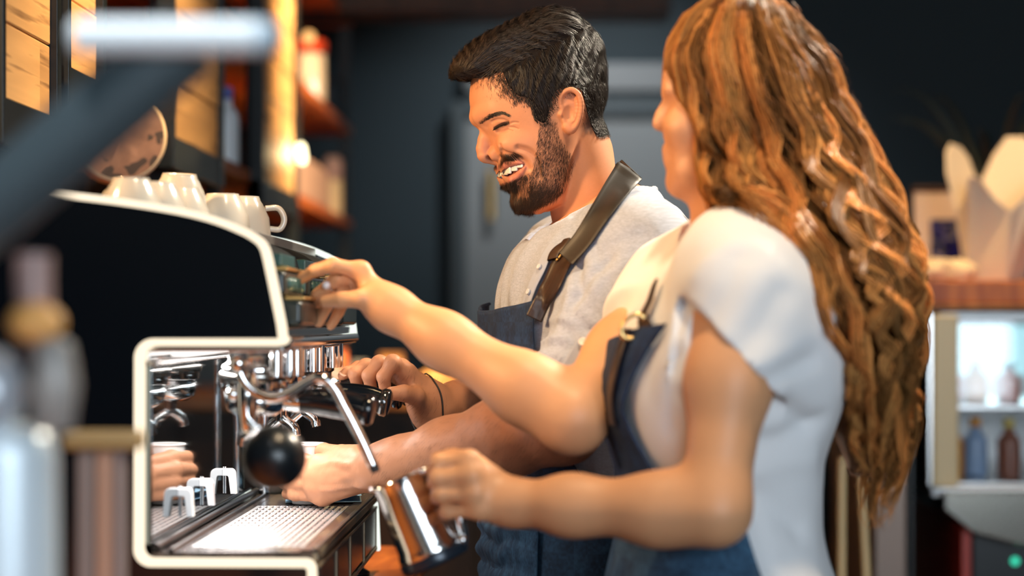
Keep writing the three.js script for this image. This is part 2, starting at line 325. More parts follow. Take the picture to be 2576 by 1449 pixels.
{
  let b = [XS - 0.045, shelfY2, -5.75], t = thing('canister', 'tall pale canister with a red lid on the upper shelf board', 'canister', b);
  part(t, 'body', lathe([[0, 0], [0.044, 0], [0.046, 0.004], [0.046, 0.14], [0, 0.14]], b), std([0.6, 0.55, 0.48], 0.45));
  part(t, 'lid', lathe([[0, 0.138], [0.05, 0.138], [0.05, 0.17], [0.044, 0.176], [0, 0.176]], b), std([0.65, 0.08, 0.03], 0.4));
  single('globe_lamp', 'small glowing orange globe lamp behind the red lidded canister', 'lamp', ball([XS - 0.03, shelfY2 + 0.168, -5.62], 0.017), glow([1, 0.5, 0.16], 1.6));
  const gl = new THREE.PointLight(new THREE.Color().setRGB(1, 0.5, 0.16), 0.03); gl.name = 'globe lamp light'; gl.position.set(XS - 0.03, shelfY2 + 0.168, -5.62); gl.castShadow = true; scene.add(gl);
  b = [XS - 0.055, shelfY2, -6.32]; t = thing('coffee_press', 'black framed glass coffee press at the far end of the upper shelf board', 'coffee press', b);
  part(t, 'frame', merge([rod([b[0] - 0.05, b[1], b[2]], [b[0] - 0.05, b[1] + 0.13, b[2]], 0.005), rod([b[0] + 0.05, b[1] + 0.02, b[2]], [b[0] + 0.05, b[1] + 0.13, b[2]], 0.006), rod([b[0] - 0.05, b[1] + 0.13, b[2]], [b[0] + 0.05, b[1] + 0.13, b[2]], 0.006), rod([b[0] - 0.05, b[1] + 0.02, b[2]], [b[0] + 0.05, b[1] + 0.02, b[2]], 0.006), lathe([[0, 0], [0.05, 0], [0.05, 0.01], [0, 0.01]], b)]), M.blackMetal);
  part(t, 'jar', lathe([[0, 0.011], [0.04, 0.011], [0.042, 0.015], [0.042, 0.12], [0.04, 0.12]], b), M.glass);
  b = [XS - 0.09, shelfY, -5.0]; t = thing('package', 'pinkish paper package on the lower shelf board under the bulb', 'package', b);
  part(t, 'box', uvMetres(box(XS - 0.1, XS - 0.004, b[1], b[1] + 0.105, -5.9, -5.2, 0.006)), std([0.55, 0.38, 0.33], 0.6));
  part(t, 'flap', box(XS - 0.095, XS - 0.01, b[1] + 0.105, b[1] + 0.115, -5.85, -5.25, 0.004), std([0.5, 0.34, 0.28], 0.6));
  b = [XS - 0.032, shelfY, -6.25]; t = thing('jar', 'tall slim cream jar with a pink lid at the end of the lower shelf board', 'jar', b);
  part(t, 'body', lathe([[0, 0], [0.026, 0], [0.028, 0.005], [0.028, 0.115], [0, 0.115]], b), std([0.75, 0.62, 0.4], 0.4));
  part(t, 'lid', lathe([[0, 0.113], [0.029, 0.113], [0.03, 0.165], [0.02, 0.185], [0, 0.185]], b), std([0.5, 0.36, 0.34], 0.5));
  // the bright tubular bulb hanging over the package
  b = P(758, 386, 4.9).toArray(); t = thing('tube_lamp', 'bright glowing tubular bulb hanging above the pink package', 'lamp', b);
  part(t, 'bulb', tube([[b[0] - 0.003, b[1] + 0.025, b[2]], [b[0], b[1], b[2]], [b[0] + 0.004, b[1] - 0.026, b[2]]], (u) => 0.011 * Math.pow(Math.max(0.02, 1 - Math.pow(Math.abs(u * 2 - 1), 4)), 0.5), 20), glow([1, 0.86, 0.5], 5));
  part(t, 'cord', rod([b[0] - 0.003, b[1] + 0.024, b[2]], [b[0] - 0.003, 1.85, b[2]], 0.002), M.blackMetal);
  const pl = new THREE.PointLight(new THREE.Color().setRGB(1, 0.8, 0.45), 0.12); pl.name = 'tube lamp light'; pl.position.set(...b); pl.castShadow = true; scene.add(pl);
}

// ---------- cake counter and display fridge at the right ----------
{
  const d = 4.2, g = (x) => xAt(x, d), yy = (y) => EYE - (y - CY) / FPX * d, top = yy(705);
  let t = thing('counter', 'amber wooden counter slab over the display fridge at the right', 'counter', [1.5, 0, -4.6]);
  part(t, 'slab', uvMetres(box(0.69, 2.5, yy(765), top, -5.2, -d, 0.006), 2), M.shelf);
  part(t, 'edge_strip', uvMetres(box(0.69, 2.5, yy(780), yy(765), -5.2, -d + 0.01, 0.004), 2), M.oak);
  part(t, 'side_panel', box(g(2205), g(2285), 0, yy(780), -4.9, -d - 0.02, 0.004), std([0.23, 0.17, 0.14], 0.4, 0.4));
  part(t, 'post', box(g(2287), g(2300), 0, yy(780), -4.9, -d + 0.0, 0.003), M.blackMetal);
  t = thing('display_fridge', 'glass fronted display fridge with lit shelves of drinks under the counter', 'fridge', [1.2, 0, -4.6]);
  const fx0 = g(2345), fx1 = fx0 + 1.0, fy0 = yy(1225), fy1 = yy(785);
  part(t, 'housing', merge([box(fx0, fx0 + 0.02, fy0, fy1, -4.95, -d), box(fx1 - 0.02, fx1, fy0, fy1, -4.95, -d), box(fx0, fx1, fy0 - 0.02, fy0, -4.95, -d), box(fx0, fx1, fy1 - 0.02, fy1, -4.95, -d), box(fx0, fx1, fy0, fy1, -4.97, -4.95)]), std([0.4, 0.4, 0.4], 0.4, 0.6));
  part(t, 'door_post', box(fx0, g(2410), fy0, fy1 - 0.005, -d - 0.03, -d + 0.012, 0.006), std([0.62, 0.52, 0.3], 0.4));
  part(t, 'chrome_edge', box(fx0 - 0.012, fx0, fy0, fy1, -d - 0.03, -d + 0.012, 0.004), M.steel);
  for (const y of [fy0 + 0.17, fy0 + 0.005]) part(t, 'wire_shelf', box(fx0 + 0.02, fx1 - 0.02, y - 0.012, y, -4.9, -d - 0.06, 0.003), M.steel);
  part(t, 'light_panel', box(g(2415), fx1 - 0.03, fy1 - 0.15, fy1 - 0.03, -4.94, -4.93, 0.002), glow([0.5, 0.9, 1], 0.9), 'glowing pale cyan light panel');
  areaLight('fridge light', 0.6, 0.1, [fx0 + 0.45, fy1 - 0.1, -4.9], [fx0 + 0.45, fy1 - 0.15, -4], [0.6, 0.92, 1], 5);
  part(t, 'glass', box(g(2412), fx1 - 0.02, fy0 + 0.01, fy1 - 0.02, -d - 0.02, -d - 0.014, 0), M.glass);
  part(t, 'base', merge([box(fx0 + 0.09, fx1, 0.0, yy(1325), -4.9, -d - 0.05, 0.01)]), M.blackPlastic);
  part(t, 'kick_strip', box(fx0 + 0.068, fx0 + 0.088, 0, yy(1320), -4.9, -d - 0.03, 0.003), std([0.5, 0.04, 0.02], 0.4), 'red edge strip');
  part(t, 'drip_pan', (() => { const s = new THREE.Shape(); s.moveTo(g(2372), yy(1238)); s.lineTo(g(2372), yy(1275)); s.lineTo(g(2440), yy(1330)); s.lineTo(g(2560), yy(1362)); s.lineTo(g(2800), yy(1362)); s.lineTo(g(2800), yy(1238)); const e = new THREE.ExtrudeGeometry(s, { depth: 0.12, bevelEnabled: true, bevelSize: 0.004, bevelThickness: 0.004 }); e.translate(0, 0, -d - 0.09); return e; })(), std([0.7, 0.66, 0.58], 0.15, 1), 'angular chrome pan');
  part(t, 'indicator_light', ball([g(2566), yy(1418), -d - 0.045], 0.008), glow([0.05, 0.8, 0.5], 1.2), 'small green pilot light');
  // drinks in the fridge
  const row = (n, y, cols, kind) => { for (let i = 0; i < n; i++) { const x = g(2432) + i * 0.062, z = -4.36 - (i % 2) * 0.05, c = cols[i % cols.length]; bottle(kind[i % kind.length], [x, y, z], y > fy0 + 0.1 ? 0.085 : 0.13, 0.026, c[0], c[1], 'drinks in the display fridge'); } };
  row(3, fy0 + 0.171, [[[0.5, 0.1, 0.08], [0.8, 0.8, 0.75]], [[0.85, 0.4, 0.1], [0.9, 0.85, 0.8]], [[0.7, 0.2, 0.12], [0.15, 0.5, 0.6]]], ['red bottle on the upper shelf of the display fridge', 'orange bottle with a pale cap on the upper shelf of the display fridge', 'dark red bottle with a teal cap on the upper shelf of the display fridge']);
  row(3, fy0 + 0.006, [[[0.85, 0.35, 0.05], [0.9, 0.45, 0.1]], [[0.35, 0.5, 0.75], [0.9, 0.4, 0.08]], [[0.3, 0.12, 0.08], [0.7, 0.6, 0.2]]], ['orange juice bottle on the bottom shelf of the display fridge', 'pale blue bottle with an orange cap on the bottom shelf of the display fridge', 'brown bottle with a yellow cap on the bottom shelf of the display fridge']);
  // paper food pail with open petal flaps
  const pd = 4.32, px0 = xAt(2492, pd), cy = top + 0.001;
  t = thing('paper_pail', 'tall cream folded paper food pail with pointed open flaps on the counter', 'paper pail', [xAt(2505, 4.4), cy, -4.4]);
  const paper = std([0.86, 0.74, 0.56], 0.7, 0, { transmission: 0.1, thickness: 0 });
  const pc = [xAt(2505, 4.4), cy, -4.4];
  [-38, 52, 142, 232].forEach((deg, k) => {
    const a = deg * Math.PI / 180, n = V(Math.sin(a), 0, Math.cos(a)), sdir = V(Math.cos(a), 0, -Math.sin(a)), front = k < 2;
    const pts = front ? [[-0.046, 0], [0.046, 0], [0.062, 0.15], [0.034, 0.178], [0.012, 0.222], [-0.012, 0.222], [-0.034, 0.178], [-0.062, 0.15]] : [[-0.046, 0], [0.046, 0], [0.064, 0.15], [0.07, 0.235], [0.05, 0.285], [0.022, k === 2 ? 0.325 : 0.305], [-0.022, k === 2 ? 0.322 : 0.3], [-0.05, 0.28], [-0.07, 0.225], [-0.064, 0.15]];
    const e = new THREE.ExtrudeGeometry(new THREE.Shape(pts.map(([u, v]) => new THREE.Vector2(u, v))), { depth: 0.0025, bevelEnabled: true, bevelSize: 0.0008, bevelThickness: 0.0008, bevelSegments: 1, steps: 1 }), p = e.attributes.position;
    for (let i = 0; i < p.count; i++) { const h = p.getY(i), o = 0.046 + h * 0.105 + (h > 0.15 ? (h - 0.15) * (front ? 0.5 : 0.12) : 0) + p.getZ(i), q = V(...pc).addScaledVector(sdir, p.getX(i)).addScaledVector(n, o); p.setXYZ(i, q.x, cy + h, q.z); }
    e.computeVertexNormals(); part(t, front ? 'wall' : 'tall_flap', e, paper);
  });
  // framed picture with blue print and the napkins before it
  const fd = 4.7, FX = (p) => xAt(p, fd), FY = (p) => EYE - (p - CY) / FPX * fd;
  t = thing('picture_frame', 'pale photo frame with a blue speckled picture standing on the counter', 'picture', [FX(2390), top, -fd]);
  part(t, 'frame', box(FX(2300), FX(2465), top, FY(475), -fd - 0.02, -fd, 0.004), std([0.72, 0.6, 0.5], 0.5));
  part(t, 'top_bar', box(FX(2295), FX(2468), FY(482), FY(468), -fd - 0.022, -fd + 0.004, 0.003), M.darkWood);
  part(t, 'picture', box(FX(2340), FX(2455), FY(655), FY(552), -fd, -fd + 0.003, 0.001), std([1, 1, 1], 0.3, 0, { map: texture(128, 128, (u, v) => { const n = fbm(u * 9, v * 9, 2, 4), m = fbm(u * 14, v * 14, 9, 2); return [0.05 + Math.max(0, n) * 0.9, 0.09 + Math.max(0, n) * 0.85, 0.35 + m * 0.4 + Math.max(0, n) * 0.5]; }) }));
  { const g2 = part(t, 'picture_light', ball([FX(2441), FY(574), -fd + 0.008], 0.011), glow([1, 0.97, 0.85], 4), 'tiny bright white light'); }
  for (let i = 0; i < 5; i++) {
    const cx = xAt(2300 + i * 28, 4.33), g3 = new THREE.IcosahedronGeometry(0.032, 6), p = g3.attributes.position;
    for (let k = 0; k < p.count; k++) { const s = 1 + 0.45 * fbm(p.getX(k) * 40 + i * 9, p.getY(k) * 40, p.getZ(k) * 40, 3); p.setXYZ(k, cx + p.getX(k) * s * 1.1, Math.max(top + 0.0005, top + 0.022 + p.getY(k) * s * 0.8), -4.33 - (i % 2) * 0.04 + p.getZ(k) * s); }
    g3.computeVertexNormals();
    single('pastry', ['leftmost of the cream pastries on the counter before the photo frame', 'second cream pastry from the left before the photo frame', 'middle cream pastry of five before the photo frame', 'second cream pastry from the paper pail', 'cream pastry closest to the paper pail'][i], 'pastry', g3, std([0.85, 0.68, 0.42], 0.7), 'cream pastries on the counter');
  }
  // dark spiky plant behind the pail
  const b = [xAt(2500, 4.9), top, -4.9];
  t = thing('potted_plant', 'dark arching plant in a black pot behind the paper pail', 'plant', b);
  part(t, 'pot', lathe([[0, 0], [0.06, 0], [0.08, 0.16], [0.075, 0.16], [0.07, 0.13], [0, 0.13]], b), M.blackMetal);
  for (let i = 0; i < 13; i++) {
    const a = i / 13 * 6.28 + rr(0, 0.4), L = rr(0.16, 0.3), hgt = rr(0.3, 0.48), pts = [], n = 9;
    for (let k = 0; k <= n; k++) { const u = k / n; pts.push(V(b[0] + Math.cos(a) * L * u, b[1] + 0.13 + hgt * (u * 1.7 - u * u * 0.95), b[2] + Math.sin(a) * L * u)); }
    part(t, 'leaf', tube(pts, (u) => 0.001 + 0.009 * Math.sin(Math.PI * Math.min(1, u * 0.95 + 0.08)), 18, 6), std([0.02, 0.035, 0.03], 0.5));
  }
}
// pale wooden high chair behind the woman
{
  const d = 3.5, t = thing('bar_chair', 'pale wooden bar chair half hidden behind the woman', 'chair', [0.55, 0, -3.5]), X = (p) => xAt(p, d), Y = (p) => EYE - (p - CY) / FPX * d;
  const pine = std([0.62, 0.43, 0.2], 0.5);
  part(t, 'back_post', bar([X(2112), 0, -d], [X(2118), Y(1150), -d], 0.016, 0.02, 0.005), pine);
  part(t, 'back_post', bar([X(2240), 0, -d - 0.02], [X(2165), Y(1150), -d], 0.016, 0.02, 0.005), pine);
  part(t, 'back_rail', bar([X(2112), Y(1160), -d], [X(2170), Y(1160), -d], 0.02, 0.02, 0.005), pine);
  part(t, 'seat', box(X(2000), X(2215), 0.6, 0.63, -d - 0.03, -d + 0.3, 0.01), pine);
  for (const [x, z] of [[2010, 0.28], [2205, 0.28]]) part(t, 'leg', bar([X(x), 0, -d + z], [X(x), 0.6, -d + z], 0.02, 0.02, 0.005), pine);
}

// ---------- counters ----------
{
  let t = thing('bar_counter', 'low wooden bar counter under the coffee machine', 'counter', [-0.55, 0, -2.1]);
  part(t, 'top', uvMetres(box(-0.95, -0.2, 0.865, 0.9, -3.15, -0.7, 0.006), 2), M.shelf);
  part(t, 'cabinet', box(-0.93, -0.24, 0, 0.865, -3.12, -0.72, 0.004), M.blackMetal);
  // back counter along the rear with warm wooden front
  t = thing('back_counter', 'amber wooden counter across the back behind the baristas', 'counter', [0, 0, -5.4]);
  part(t, 'top', uvMetres(box(-0.652, 0.55, 1.03, 1.065, -5.9, -5.0, 0.006), 2), M.oak);
  for (let i = 0; i < 8; i++) part(t, 'front_plank', uvMetres(box(-0.64 + i * 0.147, -0.64 + i * 0.147 + 0.143, 0, 1.03, -5.1, -5.04 + rnd() * 0.006, 0.004), 2), M.darkWood);
}
// packets, cakes and glasses on the back counter
{
  const y = 1.0655, d = 5.25, items = [];
  for (const [px, w, h, c, l] of [[835, 0.085, 0.1, [0.75, 0.2, 0.08], 'orange red packet on the back counter beside the machine'], [905, 0.05, 0.07, [0.3, 0.35, 0.4], 'small grey packet on the back counter beside the orange packet'], [985, 0.07, 0.09, [0.5, 0.25, 0.08], 'brown paper packet on the back counter behind the fist']]) {
    const x = xAt(px, d), t = thing('packet', l, 'packet', [x, y, -d]);
    part(t, 'bag', (() => { const g = new RoundedBoxGeometry(w, h, 0.05, 4, 0.018); g.translate(x, y + h / 2, -d); return g; })(), std(c, 0.5));
    part(t, 'seal', box(x - w / 2 + 0.004, x + w / 2 - 0.004, y + h - 0.004, y + h + 0.014, -d - 0.004, -d + 0.004, 0.001), std(c.map((v) => v * 0.7), 0.5));
  }
  [[1095, 0.05, [0.75, 0.42, 0.16]], [1160, 0.05, [0.62, 0.3, 0.1]], [920, 0.045, [0.8, 0.5, 0.3]]].forEach(([px, r, c], i) => {
    const x = xAt(px, 5.3 + i * 0.1), z = -5.3 - i * 0.1, t = thing('cake', ['golden domed cake on the back counter between the two baristas', 'darker domed cake on the back counter left of the apron bib', 'pale domed cake on the back counter behind the fist'][i], 'cake', [x, y, z]);
    part(t, 'plate', lathe([[0, 0], [r * 0.7, 0], [r * 1.3, 0.008], [r * 1.28, 0.011], [r * 0.7, 0.004], [0, 0.004]], [x, y, z]), M.white);
    part(t, 'dome', lathe([[0, 0.004], [r, 0.006], [r * 1.05, 0.02], [r * 0.85, 0.045], [r * 0.4, 0.06], [0, 0.064]], [x, y, z]), std(c, 0.6));
  });
  for (let i = 0; i < 4; i++) {
    const x = xAt(772 + i * 20, 4.95 + 0.1), z = -5.05 - (i % 2) * 0.08;
    const t = thing('glass', ['leftmost of the small glasses on the back counter', 'second small glass from the left on the back counter', 'third small glass from the left on the back counter', 'small glass next to the orange red packet'][i], 'glass', [x, y, z], 'small glasses on the back counter');
    part(t, 'bowl', lathe([[0, 0], [0.016, 0], [0.02, 0.07], [0.0185, 0.07], [0.015, 0.006], [0, 0.006]], [x, y, z], 24), std([0.8, 0.85, 0.95], 0.06, 0, { transmission: 0.7, thickness: 0 }));
  }
  { // small amber lamp, far out of focus
    const b = A(825, 895, 5.1), t = thing('amber_lamp', 'small amber lamp glowing above the back counter near the fist', 'lamp', [b[0], y, b[2]]);
    part(t, 'stem', rod([b[0], y, b[2]], b, 0.003), M.blackMetal); part(t, 'foot', lathe([[0, 0], [0.025, 0], [0.022, 0.006], [0, 0.007]], [b[0], y, b[2]], 24), M.blackMetal);
    part(t, 'bulb', ball(b, 0.012), glow([1, 0.6, 0.2], 2.2));
    const l = new THREE.PointLight(new THREE.Color().setRGB(1, 0.6, 0.2), 0.05); l.name = 'amber lamp light'; l.position.set(...b); l.castShadow = true; scene.add(l);
  }
}

// ---------- foreground: rack tubes and grinder, far out of focus ----------
{
  const d = 1.25, t = thing('pipe_rack', 'blurred black pipe brace under a white round crossbar in front', 'rack', [-0.3, 0.9, -1.25]);
  const blackTube = std([0.05, 0.07, 0.08], 0.34);
  part(t, 'brace', rod(A(-160, 640, d), A(480, 95, d), 0.024, 0.024, 32), blackTube);
  part(t, 'crossbar', tube([A(190, 92, d - 0.03), A(300, 92, d - 0.03), A(500, 92, d - 0.03), A(655, 92, d - 0.03)], 0.0105, 24, 20), std([0.84, 0.92, 0.95], 0.35), 'white round crossbar');
  part(t, 'end_cap', ball(A(655, 92, d - 0.03), 0.0107), std([0.5, 0.62, 0.7], 0.3));
  part(t, 'post', rod([xAt(-170, d), 0.9, -d], A(-170, 640, d), 0.022), blackTube);
  const gd = 1.3, X = (p) => xAt(p, gd), Y = (p) => EYE - (p - CY) / FPX * gd;
  const g = thing('coffee_grinder', 'blurred pale metal coffee grinder with a golden knob at the near end of the counter', 'grinder', [X(40), 0.9, -gd]);
  const c = [X(10), 0, -gd];
  part(g, 'body', lathe([[0, 0.9], [0.034, 0.9], [0.036, 0.905], [0.034, Y(1150)], [0.03, Y(1090)], [0.02, Y(1068)], [0, Y(1062)]], c), std([0.6, 0.7, 0.76], 0.3, 0.2));
  part(g, 'dome', ball([X(-20), Y(985), -gd + 0.01], 0.024, 1, 1.25, 1), std([0.45, 0.48, 0.52], 0.25, 0.3));
  part(g, 'chute', tube([A(85, 640, gd), A(85, 720, gd), A(88, 800, gd)], 0.0115, 20, 20), std([0.34, 0.22, 0.2], 0.4));
  part(g, 'knob', ball(A(90, 812, gd - 0.02), 0.0175, 1, 0.75, 1), std([0.85, 0.42, 0.12], 0.4), 'round golden knob');
  part(g, 'hopper', lathe([[0.0, 0], [0.012, 0], [0.016, 0.03], [0.012, 0.055], [0.006, 0.06], [0, 0.06]], A(135, 1085, gd - 0.02)), std([0.3, 0.28, 0.26], 0.3));
  part(g, 'arm', rod(A(90, 860, gd), A(130, 960, gd), 0.01), std([0.25, 0.18, 0.17], 0.4));
  const s = thing('wood_stand', 'blurred brown wooden stand beside the grinder', 'stand', [X(240), 0.9, -1.62]);
  for (const [a, b, c2] of [[190, 235, [0.2, 0.15, 0.13]], [238, 285, [0.36, 0.2, 0.13]], [288, 308, [0.22, 0.17, 0.16]]]) part(s, 'slat', box(xAt(a, 1.62), xAt(b, 1.62), 0.9, EYE - (1135 - CY) / FPX * 1.62, -1.64, -1.62, 0.003), std(c2, 0.5));
  part(s, 'rail', box(xAt(160, 1.62), xAt(352, 1.62), EYE - (1132 - CY) / FPX * 1.62, EYE - (1085 - CY) / FPX * 1.62, -1.645, -1.615, 0.004), std([0.3, 0.19, 0.07], 0.5));
}
// ---------- espresso machine ----------
const MD = 2.08, MF = 2.83, mx = (px) => (px - CX) / FPX * MD, my = (py) => EYE - (py - CY) / FPX * MD;
const XB = -0.423, XF = -0.2528, YT = 1.0116, YC = 1.2245;   // backsplash, front of the base, tray top, underside of the head
const CUPY = 1.352;
{
  const t = thing('espresso_machine', 'black three group espresso machine with glowing white edge strips on the bar counter', 'coffee machine', [-0.41, 0.9, -2.455]);
  // profile of the side panels, from the rear top clockwise
  const R = (cx, cy, r, a0, a1, n = 7) => Array.from({ length: n }, (_, i) => { const a = (a0 + (a1 - a0) * i / (n - 1)) * Math.PI / 180; return [cx + Math.cos(a) * r, cy - Math.sin(a) * r]; });
  const topLine = new THREE.CatmullRomCurve3([[-80, 462], [20, 468], [160, 481], [330, 502], [480, 528], [560, 551], [622, 577]].map(([a, b]) => V(a, b, 0))).getPoints(24).map((p) => [p.x, p.y]);
  const prof = [...topLine, ...new THREE.CatmullRomCurve3([[638, 586], [660, 603], [672, 622], [680, 650]].map(([a, b]) => V(a, b, 0))).getPoints(9).map((p) => [p.x, p.y]), [692, 706], [704, 765], [714, 815], ...R(698, 850, 20, 8, -90), ...R(386, 900, 30, 90, 180), ...R(380, 1382, 26, 180, 270), ...R(765, 1436, 26, 90, 0), [798, 1588], [-80, 1588]];
  const inset = (pts, k) => pts.map((p, i) => {
    const a = pts[(i + pts.length - 1) % pts.length], b = pts[(i + 1) % pts.length];
    let n1 = [p[1] - a[1], -(p[0] - a[0])], n2 = [b[1] - p[1], -(b[0] - p[0])]; const l1 = Math.hypot(...n1) || 1, l2 = Math.hypot(...n2) || 1;
    n1 = [n1[0] / l1, n1[1] / l1]; n2 = [n2[0] / l2, n2[1] / l2]; const m = [n1[0] + n2[0], n1[1] + n2[1]], q = Math.max(0.4, (m[0] * m[0] + m[1] * m[1]) / 2);
    return [p[0] - m[0] / q * k, p[1] - m[1] / q * k];
  });
  const shape = (pts) => new THREE.Shape(pts.map(([a, b]) => new THREE.Vector2(mx(a), my(b))));
  const ext = (s, z0, z1, bevel = 0) => { const g = new THREE.ExtrudeGeometry(s, { depth: z1 - z0 - 2 * bevel, bevelEnabled: bevel > 0, bevelSize: bevel, bevelThickness: bevel, bevelOffset: -bevel, bevelSegments: 2, steps: 1 }); g.translate(0, 0, z0 + bevel); return g; };
  const sgn = 1, inner = inset(prof, 16 * sgn);
  const ring = shape(prof); ring.holes.push(new THREE.Path(inner.map(([a, b]) => new THREE.Vector2(mx(a), my(b)))));
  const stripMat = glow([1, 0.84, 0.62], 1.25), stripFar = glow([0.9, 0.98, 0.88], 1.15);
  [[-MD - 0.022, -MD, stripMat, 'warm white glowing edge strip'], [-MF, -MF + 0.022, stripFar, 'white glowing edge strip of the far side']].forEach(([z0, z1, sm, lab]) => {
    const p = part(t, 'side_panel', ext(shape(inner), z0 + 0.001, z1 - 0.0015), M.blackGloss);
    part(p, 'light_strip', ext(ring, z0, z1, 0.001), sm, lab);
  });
  const zn = -MD - 0.022, zf = -MF + 0.022;
  // the head between the panels
  const headIn = inset([...prof.slice(0, prof.indexOf(prof.find((p) => p[0] === 714)) + 1), [716, 858], [-80, 858]], 26 * sgn);
  part(t, 'head', ext(shape(headIn), zf, zn), std([0.005, 0.007, 0.009], 0.6, 0, { specularIntensity: 0.3 }));
  part(t, 'cup_tray', box(-0.56, -0.335, CUPY - 0.012, CUPY, zf + 0.01, zn - 0.01), M.brushed);
  part(t, 'head_underside', box(XB - 0.01, -0.285, YC - 0.006, YC + 0.004, zf, zn, 0.002), M.steel);
  part(t, 'front_lip', merge([tube([[-0.283, YC + 0.004, zn], [-0.283, YC + 0.004, zf]], 0.007, 6, 16), box(-0.3, -0.285, YC, YC + 0.02, zf, zn)]), M.chrome);
  // control pods over each group
  const GZ = [-2.24, -2.45, -2.66];
  GZ.forEach((z, gi) => {
    const p = part(t, 'control_pod', merge([box(-0.34, -0.2725, YC + 0.021, YC + 0.049, z - 0.085, z + 0.085, 0.006), box(-0.35, -0.291, YC + 0.053, YC + 0.081, z - 0.08, z + 0.08, 0.006)]), std([0.012, 0.02, 0.022], 0.22));
    for (const [x, y] of [[-0.2715, YC + 0.051], [-0.29, YC + 0.083]]) part(p, 'trim_strip', box(x - 0.022, x, y - 0.0015, y + 0.002, z - 0.07, z + 0.07, 0.001), M.brass);
    for (let i = 0; i < 4; i++) part(p, 'button', lathe([[0, 0.003], [0.006, 0.003], [0.008, 0], [0.008, -0.004], [0, -0.004]], [-0.29, YC + 0.067, z - 0.05 + i * 0.033], 20, [1, 0.05, 0]), std([0.03, 0.09, 0.085], 0.3));
    part(p, 'display', box(-0.32, -0.2985, YC + 0.086, YC + 0.1, z - 0.055, z + 0.055, 0.002), std([0.03, 0.08, 0.075], 0.15));
  });
  // lower base and wet area
  part(t, 'base', box(-0.605, XF - 0.006, 0.93, YT - 0.02, zf, zn, 0.003), M.blackMetal);
  part(t, 'rear_body', box(-0.605, XB - 0.012, YT - 0.03, YC + 0.03, zf, zn, 0.002), M.blackPlastic);
  part(t, 'backsplash', box(XB - 0.012, XB, YT + 0.006, 1.204, zf, zn, 0.001), std([0.2, 0.24, 0.26], 0.045, 1), 'dark mirror polished backsplash');
  part(t, 'rail', box(XB - 0.004, XB + 0.006, 1.2045, 1.2085, zf, zn, 0.001), M.steel);
  const up = part(t, 'upper_splash', box(XB - 0.012, XB - 0.002, 1.209, YC - 0.006, zf, zn, 0.001), M.chrome);
  const trayTex = texture(256, 512, (u, v) => { const n = fbm(u * 14, v * 30, 1, 4), s = fbm(u * 60, v * 120, 5, 2); const k = 0.33 + n * 0.22 + (s > 0.33 ? -0.22 : 0); return [k * 1.02, k * 0.92, k * 0.88]; });
  const pan = part(t, 'drip_tray', merge([box(XB, XF - 0.002, YT - 0.03, YT - 0.012, zf, zn, 0.001), uvMetres(box(XB, -0.392, YT - 0.012, YT - 0.002, zf, zn, 0.001), 5), uvMetres(box(-0.268, XF - 0.001, YT - 0.012, YT, zf, zn, 0.001), 5), uvMetres(box(-0.392, -0.268, YT - 0.012, YT - 0.002, -2.15, zn, 0.001), 5), uvMetres(box(-0.392, -0.268, YT - 0.012, YT - 0.002, zf, -2.63, 0.001), 5)]), std([1, 1, 1], 0.25, 0.75, { map: trayTex }));
  for (let i = 0; i < 15; i++) { const x0 = -0.391 + i * 0.0082; part(t, 'grate_bar', box(x0, x0 + 0.0062, YT - 0.008, YT - 0.0015, -2.628, -2.152, 0.001), std([0.6, 0.6, 0.61], 0.34, 0.85)); }
  for (let i = 0; i < 17; i++) part(t, 'grate_rib', box(-0.391, -0.269, YT - 0.0085, YT - 0.002, -2.155 - i * 0.0293 - 0.004, -2.155 - i * 0.0293, 0.0008), M.steel);
  part(t, 'tray_edge', merge([tube([[XB + 0.004, YT + 0.003, zn], [XB + 0.004, YT + 0.003, zf]], 0.004, 6, 12), tube([[XB + 0.02, YT - 0.001, zn], [XB + 0.02, YT - 0.001, zf]], 0.003, 6, 12)]), M.blackPlastic);
  // white clips standing along the backsplash foot
  [-2.253, -2.39, -2.554].forEach((z) => {
    const s = new THREE.Shape(), h = 0.03, w = 0.0125, k = 0.005;
    s.moveTo(0, h); s.lineTo(w - 0.004, h); s.quadraticCurveTo(w, h, w + 0.001, h - 0.005); s.lineTo(w + 0.0025, 0); s.lineTo(w - 0.0025, 0); s.lineTo(w - k, h - 0.01); s.quadraticCurveTo(w - k - 0.001, h - k - 0.002, w - k - 0.003, h - k - 0.002); s.lineTo(0, h - k - 0.002); s.closePath();
    const g = new THREE.ExtrudeGeometry(s, { depth: 0.011, bevelEnabled: true, bevelSize: 0.001, bevelThickness: 0.001, bevelSegments: 2 }); g.translate(XB + 0.0008, YT + 0.0215, z - 0.0055);
    const clip = part(t, 'clip', g, std([0.8, 0.81, 0.83], 0.35), 'white plastic clip');
    part(clip, 'plate', box(XB + 0.0002, XB + 0.002, YT + 0.02, YT + 0.054, z - 0.013, z - 0.0075, 0.0004), M.steel);
  });
  // group heads
  GZ.forEach((z, i) => {
    const c = [-0.335, 0, z];
    const g = part(t, 'group_head', merge([lathe([[0, YC - 0.002], [0.03, YC - 0.002], [0.03, 1.205], [0.036, 1.202], [0.0375, 1.198], [0.0375, 1.176], [0.035, 1.173], [0, 1.173]], c)]), M.chrome);
    for (let k = 0; k < 5; k++) { const a = -0.9 + k * 0.45; part(g, 'housing_bolt', rod([c[0] + Math.cos(a) * 0.045, YC - 0.002, z + Math.sin(a) * 0.045], [c[0] + Math.cos(a) * 0.045, 1.19, z + Math.sin(a) * 0.045], 0.0085, 0.0085, 6), M.chrome); }
    part(g, 'collar', lathe([[0.037, 1.196], [0.041, 1.193], [0.041, 1.186], [0.037, 1.183]], c), std([0.3, 0.28, 0.26], 0.2, 1));
  });
